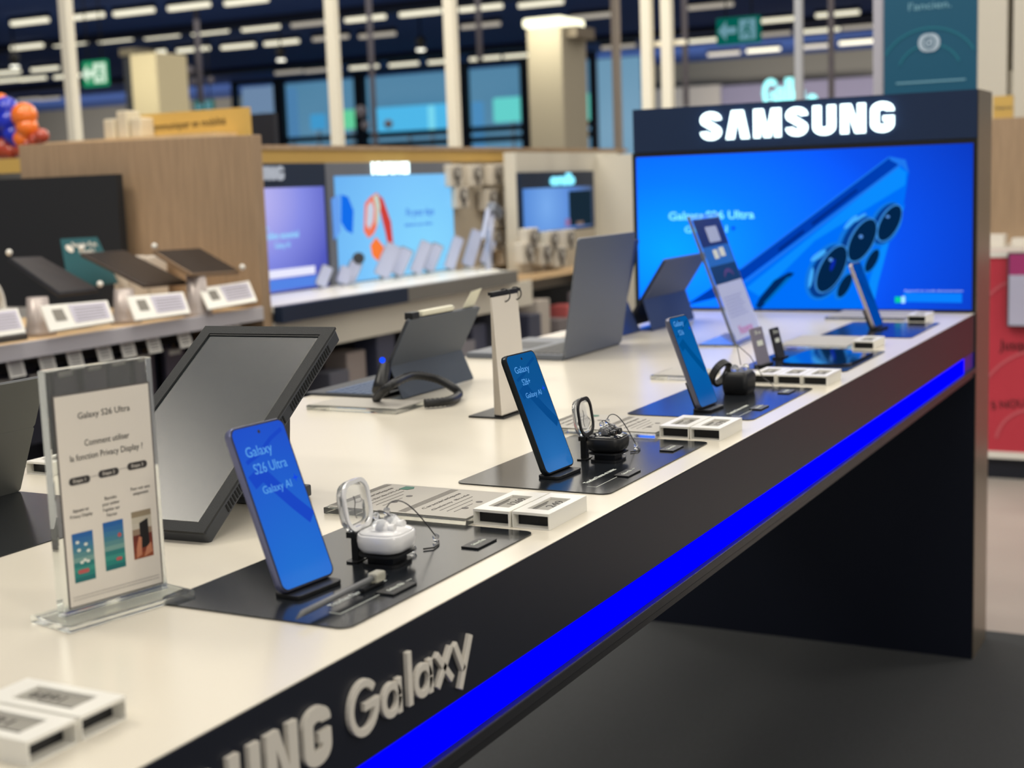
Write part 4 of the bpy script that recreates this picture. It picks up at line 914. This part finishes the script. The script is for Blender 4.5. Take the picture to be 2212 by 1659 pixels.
# shelf devices: flat dark tablets on round pedestals
def quad_slab(name, label, cat, q4, th, mt, parent=None):
    p = [Vector(v) for v in q4]; n = (p[1]-p[0]).cross(p[3]-p[0]).normalized()*th
    if n.z < 0: n = -n
    o = thing(name, label, cat, (p[0]+p[1])/2)
    c0_ = (p[0]+p[1])/2; p = [v-c0_ for v in p]
    g = B(mt); g.hexa([*(v-n for v in p), *p]); g.build('tablet_body', o, bevel=.003)
    return o, c0_, p, n
def shelf_tablet(label, q, d, mt, ped, of=.09):
    q4 = [onX(*q[0], XF-of), onX(*q[1], XF-of), onX(*q[2], XF-of-d), onX(*q[3], XF-of-d)]
    dz = 0
    o, c0_, p, n = quad_slab('shelf_tablet', label, 'tablet', q4, .012, mt)
    s_ = B(mat('dark_tablet_screen', (40, 36, 36), .3)); k = .94
    cen = sum(p, Vector())/4; s_.hexa([*((cen+(v-cen)*k)+n*.02 for v in p), *((cen+(v-cen)*k)+n*.1 for v in p)]); s_.build('screen', o)
    a_ = onX(*ped, XF-of-.03)-c0_; zb = .9005-c0_.z
    zt_ = -.006
    B(mat('silver_pedestal', (178, 168, 164), .35, metal=.3)).lathe([(.045, zb), (.040, zb+.012), (.034, zb+.03), (.028, max(zb+.05, zt_))], 20, T(a_.x, a_.y, 0)).build('pedestal', o)
    g = B(M['white'])
    for v in (p[1], p[3]): g.ball(tuple(v+n*1.2), .009)
    g.build('sensor', o)
shelf_tablet('black shelf tablet left of the teal card', [(128, 634), (214, 624), (88, 553), (18, 556)], .26, mat('black_tablet', (30, 32, 38), .4), (80, 640))
shelf_tablet('brown-black shelf tablet in the middle of the wooden shelf', [(312, 615), (405, 608), (270, 540), (174, 546)], .24, mat('brown_tablet', (66, 56, 50), .45), (267, 620))
shelf_tablet('tan-cased shelf tablet nearest the wooden end panel', [(415, 592), (520, 586), (432, 535), (330, 541)], .13, mat('tan_case', (128, 104, 80), .5), (424, 600), .005)
# teal card
q4 = [onX(150, 625, XF-.36), onX(256, 612, XF-.36), onX(210, 512, XF-.46), onX(131, 516, XF-.46)]
c0_ = (q4[0]+q4[1])/2; c0_.z = max(c0_.z, .9)
t = thing('teal_card', 'small teal card leaning behind the shelf tablets', 'card', c0_); p = [v-c0_ for v in q4]; p[0].z = p[1].z = .002
n = (p[1]-p[0]).cross(p[3]-p[0]).normalized()*.003
B(M['tealcard']).hexa([*(v-n for v in p), *p]).build('sheet', t)
ex = (p[1]-p[0]).normalized(); F = frame((p[2]+p[3])/2+n*.4-(p[3]-p[0])*.15, p[2]-p[3], p[3]-p[0])
g = B(M['paper']); g.text('Besoin d\'un', .026, F @ T(.015, 0, .001), .0004, .10); g.text('conseil ?', .026, F @ T(.01, -.025, .001), .0004, .07); g.prism(ell(-.055, -.012, .014, .014), .001, .0014, F); g.build('caption', t)
# small white boxes
def shelf_box(label, px, py, x, w, d, h, mt=M['paper'], name='accessory_box', z=.9005, rz=0, cat='box', group=None):
    v = onZ(px, py, z) if x is None else onX(px, py, x)
    o = B(mt).box(-w/2, w/2, -d/2, d/2, 0, h).build(name, bevel=min(w, d, h)*.08); o.location = (v.x, v.y, z); o.rotation_euler.z = R(rz)
    return tag(o, label, cat, group)
for k, (yy, hh_) in enumerate(((3.40, .175), (3.495, .17))):
    o = B(M['paper']).box(-.03, .03, -.045, .045, 0, hh_).build('accessory_box', bevel=.004); o.location = (-2.53, yy, .9005)
    tag(o, 'white package %s behind the tan-cased shelf tablet' % ('nearer the camera', 'against the end panel')[k], 'box', 'white packages on the wooden shelf')
# white looped headband at far left
t = thing('headphones', 'white headphones at the far left edge of the wooden shelf', 'headphones', (onX(-28, 650, XF-.14).x, onX(-28, 650, XF-.14).y, .9005))
g = B(M['white']); pts = [(0, .08*math.cos(R(a_)), .085+.075*math.sin(R(a_))) for a_ in range(-10, 191, 12)]; g.tube(pts, .009, 10, M=RZ(20)); g.build('headband', t)
g = B(M['greypaper']); g.lathe([(.03, -.012), (.036, 0), (.030, .014)], 18, RZ(20) @ T(0, .078, .05) @ RX(90)); g.build('ear_cup', t)
g = B(M['greypaper']); g.lathe([(.03, -.012), (.036, 0), (.030, .014)], 18, RZ(20) @ T(0, -.078, .05) @ RX(90)); g.build('ear_cup', t)
B(M['dkgrey']).box(-.06, .06, -.07, .07, 0, .014).build('foot', t)
B(M['dkgrey']).box(-.012, .012, -.01, .01, .014, .16, RZ(20)).build('stem', t)

# tilted tag holders on the rail
def rail_tag(label, q, grid=True):
    P4 = [onX(*q[0], XF+.035), onX(*q[1], XF+.035), onX(*q[2], XF-.015), onX(*q[3], XF-.015)]
    c_ = sum(P4, Vector())/4; p = [v-c_ for v in P4]; n = (p[1]-p[0]).cross(p[3]-p[0]).normalized()
    t = thing('rail_label', label, 'price label', c_, 0, 'tilted labels on the shelf rail')
    B(M['white']).hexa([*(v-n*.008 for v in p), *p]).build('holder', t, bevel=.0015)
    # dark square code window left blank grey, lines on the right
    def L(u, v): return (p[0]*(1-u)+p[1]*u)*(1-v)+(p[3]*(1-u)+p[2]*u)*v
    g = B(mat('tag_grey', (130, 126, 118), .6)); g.hexa([*(L(u, v)+n*.0002 for u, v in ((.13, .35), (.30, .35), (.28, .8), (.12, .8))), *(L(u, v)+n*.0008 for u, v in ((.13, .35), (.30, .35), (.28, .8), (.12, .8)))]); g.build('grey_window', t)
    g = B(mat('tag_lilac', (196, 192, 206), .6)); g.hexa([*(L(u, v)+n*.0002 for u, v in ((.40, .18), (.95, .18), (.95, .92), (.38, .92))), *(L(u, v)+n*.0008 for u, v in ((.40, .18), (.95, .18), (.95, .92), (.38, .92)))])
    g.m(M['inkgrey'])
    for k in range(5): v0 = .26+k*.12; g.hexa([*(L(u, v)+n*.0009 for u, v in ((.44, v0), (.9, v0), (.9, v0+.025), (.44, v0+.025))), *(L(u, v)+n*.0012 for u, v in ((.44, v0), (.9, v0), (.9, v0+.025), (.44, v0+.025)))])
    g.build('text_area', t)
rail_tag('tilted white shelf label cut off by the left photo edge', [(-60, 735), (57, 718), (38, 665), (-80, 676)])
rail_tag('tilted white shelf label second from the left photo edge', [(110, 716), (248, 694), (232, 648), (88, 660)])
rail_tag('tilted white shelf label third from left with grey window', [(294, 692), (412, 676), (396, 630), (274, 640)])
rail_tag('tilted white shelf label next to the wooden end panel edge', [(452, 668), (556, 650), (538, 606), (430, 622)])

# hanging cases on hooks
hx = [(30, 795), (97, 775), (158, 776), (221, 762), (272, 748), (328, 742), (395, 733), (450, 715), (505, 709)]
pos = ['first', 'second', 'third', 'fourth', 'fifth', 'sixth', 'seventh', 'eighth', 'ninth']
hcm = [mat('case_pack_%d' % i, c_, .4) for i, c_ in enumerate(((52, 50, 62), (30, 34, 46), (48, 46, 56)))]
for k, (px, py) in enumerate(hx):
    v = onX(px, py, XF-.04)
    t = thing('hanging_case', 'dark packaged phone case on the hook, %s from left' % pos[k], 'phone case', (v.x, v.y, min(v.z, .838)), 0, 'phone cases hanging under the wooden shelf')
    g = B(M['steel']); g.tube([(-.244, 0, .0), (.0, 0, .0), (.006, 0, .006)], .0022, 6); g.build('hook', t)
    g = B(M['white']).box(.0065, .0085, -.027, .027, -.026, .022, RY(-14)); g.build('price_ticket', t)
    g2 = B(M['inkgrey'])
    for j in range(4): g2.box(.0086, .0090, -.017, .017, -.016+j*.009, -.013+j*.009, RY(-14))
    g2.build('ticket_print', t)
    g = B(hcm[k % 3]); g.box(-.05, -.03, -.047, .038, -.215, -.025); g.build('pack', t, bevel=.003)
    B(mat('case_pack_back', (34, 38, 54), .4)).box(-.10, -.08, -.040, .045, -.21, -.02).build('second_pack', t, bevel=.003)
    B(M['greypaper']).box(-.0295, -.029, -.03, .02, -.045, -.03).build('pack_print', t)
# white band on lower shelf level
# ochre sign and top items
a = onY(303, 233, 4.5); b = onY(535, 246, 4.5); bxr = b.x
t = thing('ochre_sign', 'ochre sign board lettered Communiquer en mobilite above the wooden panel', 'sign', ((a.x+b.x)/2, 4.5, 1.35)); w = b.x-a.x
B(M['goldsign']).box(-w/2, w/2, 0, .02, 0, (a.z+b.z)/2-1.35).build('board', t)
v = onY(402, 269, 4.5); g = B(M['ink']); g.text('Communiquer en mobilité', .045, frame((v.x-(a.x+b.x)/2, -.001, v.z-1.35), (1, 0, .02), (0, 0, 1)), .0004, .40); g.build('caption', t)
B(M['steel']).box(-w/2+.02, w/2-.02, .005, .015, -1.35, 0).build('support', t)
t = tag(B(M['dknavy']).box(onY(537, 250, 4.8).x, onY(590, 250, 4.8).x, 4.8, 4.83, 0, onY(560, 246, 4.8).z).build('dark_board'), 'small dark board right of the ochre sign', 'board')
shelf_box('cream boxes bunch beside the ochre sign', 262, 297, None, .14, .12, .10, mat('cream_box', (214, 204, 180), .6), z=1.40) if False else None
v = onY(225, 296, 4.4)
for k in range(3):
    o = B(mat('cream_box', (214, 204, 180), .6)).box(0, .055, 0, .08, 0, .08+.03*(k % 2)).build('cream_box', bevel=.006); o.location = (v.x+.062*k, 4.4+.01*k, v.z-.01)
    tag(o, 'cream box %s on the fixture top left of the ochre sign' % ('leftmost', 'in the middle', 'rightmost')[k], 'box', 'cream boxes on the fixture top')
t = tag(B(M['woodlight']).box(v.x-.9, bxr-.05, 4.36, 4.49, v.z-.04, v.z-.0101).build('top_ledge'), 'pale ledge behind the wooden end panel', 'ledge')
a = onY(-40, 346, 4.0); b = onY(60, 372, 4.0)
tag(B(M['goldsign']).box(a.x-.4, b.x, 4.0, 4.03, b.z, a.z).build('ochre_strip'), 'ochre strip at the left photo edge', 'strip')
t = thing('toy_package', 'orange and blue shiny toy at the upper left edge', 'toy', tuple(onY(30, 345, 4.1)))
c0_ = onY(30, 345, 4.1)
def blob(name, col, L):
    g = B(mat(name+'_gloss', col, .2, coat=.5))
    for px, py, r_ in L: v = onY(px, py, 4.1)-c0_; g.ball((v.x, v.y, max(v.z, r_)), r_, n=18)
    g.build(name, t)
blob('blue_part', (24, 44, 190), [(14, 236, .05), (20, 262, .055), (30, 290, .045), (-5, 280, .05), (44, 305, .035)])
blob('orange_part', (240, 120, 40), [(52, 250, .052), (58, 275, .045), (50, 300, .04), (2, 218, .03)])
blob('red_part', (176, 70, 50), [(8, 320, .045), (24, 328, .035), (44, 322, .03), (60, 312, .028), (76, 303, .028), (90, 294, .03)])

# ================================================================== MIDDLE GONDOLA
XBK = -2.5; XC = -2.115
t = thing('shop_fixture', 'white counter fixture with lit brand headers behind the table', 'shelf unit', (XC, 3.62, 0))
y0, yk, y1, y2 = 0, 4.377-3.62, 5.24-3.62, 7.3-3.62
B(M['white']).box(-.39, -.0305, y0, y1, .880, .90).build('countertop', t)
B(M['navy']).box(-.03, .003, y0, yk-.001, .846, .8995).build('navy_fascia', t)
B(M['greyfascia']).box(-.03, .003, yk, y1, .846, .8995).build('grey_fascia', t)
B(M['offwhite']).box(-.05, -.035, y0, y1+.2, .74, .8455).build('white_apron', t)
B(M['dknavy']).box(-.60, -.58, y0, y2, 0, .74).build('rear_panel', t)
B(mat('lower_shelf', (70, 72, 84), .6)).box(-.58, -.02, y0, y2, .42, .44).build('lower_shelf', t)
B(M['offwhite']).box(-.62, -.39, y0, y2, .7405, 1.36).build('upright_wall', t)
B(M['gold']).box(-.60, -.372, y0, y2-.45, 1.361, 1.408).build('mustard_strip', t)
B(M['wood']).box(-.62, -.365, y0, y2, 1.4085, 1.425).build('top_ledge', t)
B(M['beige']).box(-.3895, -.385, y1+.12, y1+1.25, .80, 1.36).build('pegboard', t)
B(M['woodlight']).box(-.3845, -.12, y1+.01, y1+2.2, .83, .855).build('low_ledge', t)
oX, oY = XC, 3.62
def mid_header(name, label, py0, py1, z0, z1, hdr, hz, word, wy, ww, lit_, off=0):
    q = thing(name, label, 'display', (XBK+.002, py0, .9005)); L_ = py1-py0
    B(hdr).box(0, .03+off, 0, L_, 0, z1-.9005).build('surround', q, bevel=.002)
    if word:
        g = B(lit_); F = frame((.0315+off, wy-py0, hz-.9005), (0, 1, 0), (0, 0, 1)); 
        if word == 'SAMSUNG':
            bold_word(g, word, F @ T(-ww, -.024, 0), .048, ww/8.6, ww/8.6*.2, .006)
        else: g.text(word, .062, F, .004, ww, bold=.0022)
        g.build('header_letters', q)
    return q
# white/navy Samsung bay
q = mid_header('brand_display', 'navy display with purple screen next to the wooden end panel', 3.64, 4.40, .9, 1.360, M['navy'], 1.325, 'SAMSUNG', 4.14, .36, em('dim_letters', (190, 195, 205), .8))
scp = grad_em('purple_screen', [(0, (70, 80, 190)), (.4, (132, 140, 232)), (1, (206, 198, 250))], .95, (0, .28, .34), (.3, .55, .40), .3)
sc_ = B(scp).box(.031, .033, .03, onX(682, 400, XBK).y-3.64, .005, onX(620, 405, XBK).z-.9005).build('screen', q)
g = B(em('lit_text_cyan', (150, 215, 255), 1.0)); F = frame((.0335, .45, .205), (0, 1, 0), (0, 0, 1)); g.text('Votre', .03, F @ T(-.10, .03, 0), .0003, .09); g.text('quotidien essentiel', .035, F, .0003, .24, bold=.0005); g.text('Galaxy AI', .03, F @ T(.02, -.035, 0), .0003, .09); g.build('screen_caption', sc_)
g = B(em('white_glow', (235, 235, 255), 1.0)); g.box(.0331, .0334, .30, .66, .055, .085); g.m(em('blue_glow', (90, 140, 240), .9)); g.box(.0331, .0334, .30, .70, .012, .05); g.build('screen_shapes', sc_)
# Huawei bay
q = mid_header('brand_display', 'grey display with light blue watch screen in the background', 4.405, 5.345, .9, 1.360, M['grey'], 1.335, 'HUAWEI', onX(828, 362, XBK).y, .27, em('white_led_letters', (225, 252, 255), 3.2))
scb = grad_em('sky_screen', [(0, (96, 170, 238)), (.5, (118, 196, 250)), (1, (130, 214, 252))], 1.0, (0, .7, .1), (.3, .9, .6), .3)
sc_ = B(scb).box(.031, .033, .05, .93, .005, onX(830, 380, XBK).z-.9005+.003).build('screen', q)
def hp(px, py): v = onX(px, py, XBK+.036); return (v.y-4.405, v.z-.9005)
F = frame((.0334, 0, 0), (0, 1, 0), (0, 0, 1))
def hart(name, col, P_, z): g = B(em(name, col, 1.0)); g.prism([hp(*k) for k in P_], z, z+.0004, F); g.build(name, sc_)
hart('picture_blue_phone', (20, 110, 235), [(737, 420), (752, 425), (764, 455), (762, 505), (748, 498), (737, 480)], 0)
hart('picture_blue_phone_soft', (104, 160, 238), [(716, 430), (734, 418), (736, 500), (722, 520)], 0)
hart('picture_watch_strap', (205, 66, 60), [(814, 416), (828, 430), (845, 480), (850, 530), (840, 540), (832, 500), (822, 460)], 0)
hart('picture_watch_case', (240, 120, 90), [(788, 440), (800, 425), (814, 416), (820, 440), (818, 480), (808, 505), (796, 515), (786, 500)], .0005)
hart('picture_watch_dial', (200, 208, 226), [(793, 445), (802, 434), (808, 450), (806, 478), (798, 495), (791, 485)], .001)
hart('picture_watch_edge', (196, 214, 200), [(806, 424), (816, 420), (821, 445), (818, 478), (812, 490), (812, 450)], .0011)
hart('picture_orange_strap', (250, 128, 60), [(800, 530), (812, 512), (830, 534), (824, 556), (815, 564), (804, 552)], .0005)
hart('picture_strap_end', (214, 70, 60), [(864, 575), (878, 560), (884, 556), (874, 574)], .0005)
g = B(em('blue_words', (60, 110, 230), .9)); v = hp(908, 458); g.text('Fit your days', .045, F @ T(v[0], v[1], 0), .0003, .22); v = hp(905, 484); g.text('dedicated to your wellness', .02, F @ T(v[0], v[1], 0), .0003, .22); g.build('screen_caption', sc_)
# small black display at the far end
a = onX(1132, 372, -2.28); b = onX(1290, 372, -2.28)
q = thing('brand_display', 'small black display with cyan logo left of the big panel', 'display', (-2.30, a.y, .90)); L_ = b.y-a.y; zt_ = a.z-.90
zl = onX(1150, 507, -2.28).z-.90
B(M['navy']).box(-.02, .0, 0, L_, zl, zt_).build('surround', q)
B(M['offwhite']).box(-.08, -.0205, 0, L_+.35, -.0445, zt_+.09).build('white_surround', q)
B(M['beige']).box(-.02, -.0, 0, L_, -.0445, zl-.001).build('plinth', q)
zh = onX(1200, 405, -2.28).z-.90
scd = B(grad_em('holiday_screen', [(0, (40, 60, 90)), (.5, (74, 134, 220)), (1, (120, 176, 246))], .9, (0, .25, .25), (.3, .55, .5), .3)).box(.0, .003, .02, L_-.03, zl+.01, zh).build('screen', q)
g = B(em('dark_figures', (26, 44, 58), .9)); g.box(.0031, .0034, L_*.62, L_-.04, zl+.02, zh-.02); g.m(em('pink_figure', (150, 120, 170), .9)).box(.0035, .0038, L_*.56, L_*.63, zl+.02, zh*.55); g.m(em('tan_figure', (130, 110, 100), .9)).box(.0035, .0038, L_*.72, L_*.82, zl+.02, zh*.5); g.m(em('green_figure', (70, 150, 130), .9)).box(.0035, .0038, L_*.10, L_*.16, zl+.02, zh*.3); g.build('screen_picture', scd)
v = onX(1222, 388, -2.28); g = B(em('cyan_logo', (130, 225, 250), 1.6)); g.text('oralb', .07, frame((.004, v.y-a.y, v.z-.90), (0, 1, 0), (0, 0, 1)), .003, .26, bold=.004); g.build('logo', q)
tag(B(M['offwhite']).box(-2.40, -2.12, b.y+.08, b.y+.55, 0, onX(1310, 335, -2.28).z).build('end_pillar'), 'off-white end pillar of the fixture beside the big panel', 'pillar')

# watches and earphones in packs on the pegboard
pk = [(986, 378), (1030, 378), (1076, 376), (1118, 384), (1000, 425), (1064, 430), (1112, 430), (1080, 470), (1118, 465), (1100, 548), (1142, 545), (1180, 548), (1108, 506), (1152, 514), (1074, 520), (1196, 520), (1232, 516), (1212, 560)]
ordn = ['first', 'second', 'third', 'fourth', 'fifth', 'sixth', 'seventh', 'eighth', 'ninth', 'tenth', 'eleventh', 'twelfth', 'thirteenth', 'fourteenth', 'fifteenth', 'sixteenth', 'seventeenth', 'eighteenth']
pp = None
for k, (px, py) in enumerate(pk):
    v = onX(px, py, XBK+.06 if px < 1125 or py < 490 else -2.245)
    if px > 1125 and py > 490: v.z = max(v.z, .918)
    lab = 'pale boxed smartwatch beside the small black display, %s in reading order' % ordn[sorted(range(len(pk)), key=lambda i: (round(pk[i][1]/45), pk[i][0])).index(k)]
    if pp is None:
        t = thing('boxed_smartwatch', lab, 'smartwatch', v, 0, 'boxed smartwatches on the pegboard')
        B(mat('kraft_white', (206, 198, 184), .6)).box(-.045, -.0, -.058, .058, -.050, .044).build('box', t, bevel=.006)
        g = B(mat('strap_taupe', (112, 106, 100), .5)); g.tube([(.008, .022*math.cos(R(a_)), .008+.024*math.sin(R(a_))) for a_ in range(0, 361, 24)], .008, 8); g.tube([(.008, 0, -.018), (.008, 0, -.045)], .007, 8); g.build('strap', t)
        B(M['greypaper']).lathe([(.017, 0), (.017, .008), (.012, .010)], 16, T(.006, .0, .008) @ RY(90)).build('watch_face', t); pp = t
    else: dup(pp, v, 0, lab, 'boxed smartwatches on the pegboard')

# devices on the background counter
silver = mat('silver_lilac', (176, 182, 205), .3, metal=.4); dkd = mat('smoke_grey_metal', (110, 116, 128), .35, metal=.3)
def leaner(label, px, py, w, h, lean, mt, yaw_=0, top=False):
    v = onX(px, py, XBK+.13); 
    t = thing('counter_phone', label, 'phone', (v.x, v.y, .9005), yaw_, 'phones leaning on the background counter')
    P = frame((-w*.25, 0, .006+w/2*math.sin(R(lean))), (.62, .78, 0), (0, 0, 1)) @ RZ(-lean)
    B(mt).prism(rrect(w, h, .008, cy=h/2), -.004, .004, P).build('body', t, bevel=.001)
    B(mat('lilac_glass', (190, 198, 226), .2)).prism(rrect(w*.9, h*.94, .007, cy=h/2), .0041, .0045, P).build('face', t)
    B(M['white']).box(-.03, .03, -.025, .025, 0, .005).build('foot', t)
    B(M['steel']).box(-.028, -.018, .010, .020, .003, h*.5).build('prop', t)
    if top:
        B(M['dkgrey']).lathe([(.022, 0), (.022, .012), (.016, .014)], 16, P @ T(0, h+.012, -.004)).build('watch_face', t)
leaner('dark small phone on the counter left of the watch stand', 696, 600, .045, .08, 25, dkd)
leaner('clear small phone prop next to the watch stand', 745, 598, .05, .065, 20, silver)
leaner('watch on a leaning grey stand below the blue phone picture', 757, 600, .05, .085, 28, dkd, top=True)
leaner('wide lilac phone leaning under the orange strap picture', 830, 598, .065, .135, 28, silver)
leaner('grey phone leaning right of the orange strap picture', 862, 596, .055, .115, 28, dkd)
leaner('lilac phone leaning in the middle of the right counter half', 902, 594, .052, .135, 26, silver)
leaner('grey phone leaning next after the lilac middle one', 930, 590, .05, .12, 26, dkd)
leaner('pale phone leaning before the pegboard edge', 975, 586, .05, .14, 22, silver)
leaner('tall pale phone leaning on the right counter end', 1016, 580, .055, .16, 20, silver)
leaner('grey phone leaning at the very right counter end', 1050, 574, .05, .11, 22, dkd)
# head-set arm like stand
t = thing('arm_stand', 'lilac arm stand with hinged head rising above the counter', 'stand', (XBK+.29, 5.165, .9005))
B(silver).tube([(0, 0, 0), (0, .02, .12), (0, .045, .24)], .014, 10).build('arm', t)
B(dkd).box(-.02, .02, -.02, .06, 0, .05, T(0, .045, .235) @ RX(-25)).build('head', t, bevel=.01)
B(silver).box(-.01, .01, -.10, -.085, 0, .13, T(0, .05, .10) @ RX(-25)).build('side_arm', t, bevel=.003)
B(M['white']).lathe([(.05, 0), (.045, .006), (.01, .008)], 18).build('foot', t)

# product boxes on the lower shelf
cols = [(90, 92, 104), (150, 140, 136), (60, 64, 84), (176, 168, 160), (110, 104, 106), (180, 90, 90), (130, 128, 136), (70, 74, 96)]
for k in range(20):
    y = 4.0+k*.15; h = .20+.05*((k*7) % 3)
    o = B(mat('pack_%d' % (k % 8), cols[k % 8], .5)).box(-.10, 0, -.06, .06, 0, h).build('product_box', bevel=.004)
    o.location = (-2.17-.03*((k*5) % 2), y, .4405)
    tag(o, 'product box on the low dark shelf, %s box from the near end' % (ordn+['nineteenth', 'twentieth'])[k], 'box', 'product boxes under the background counter')
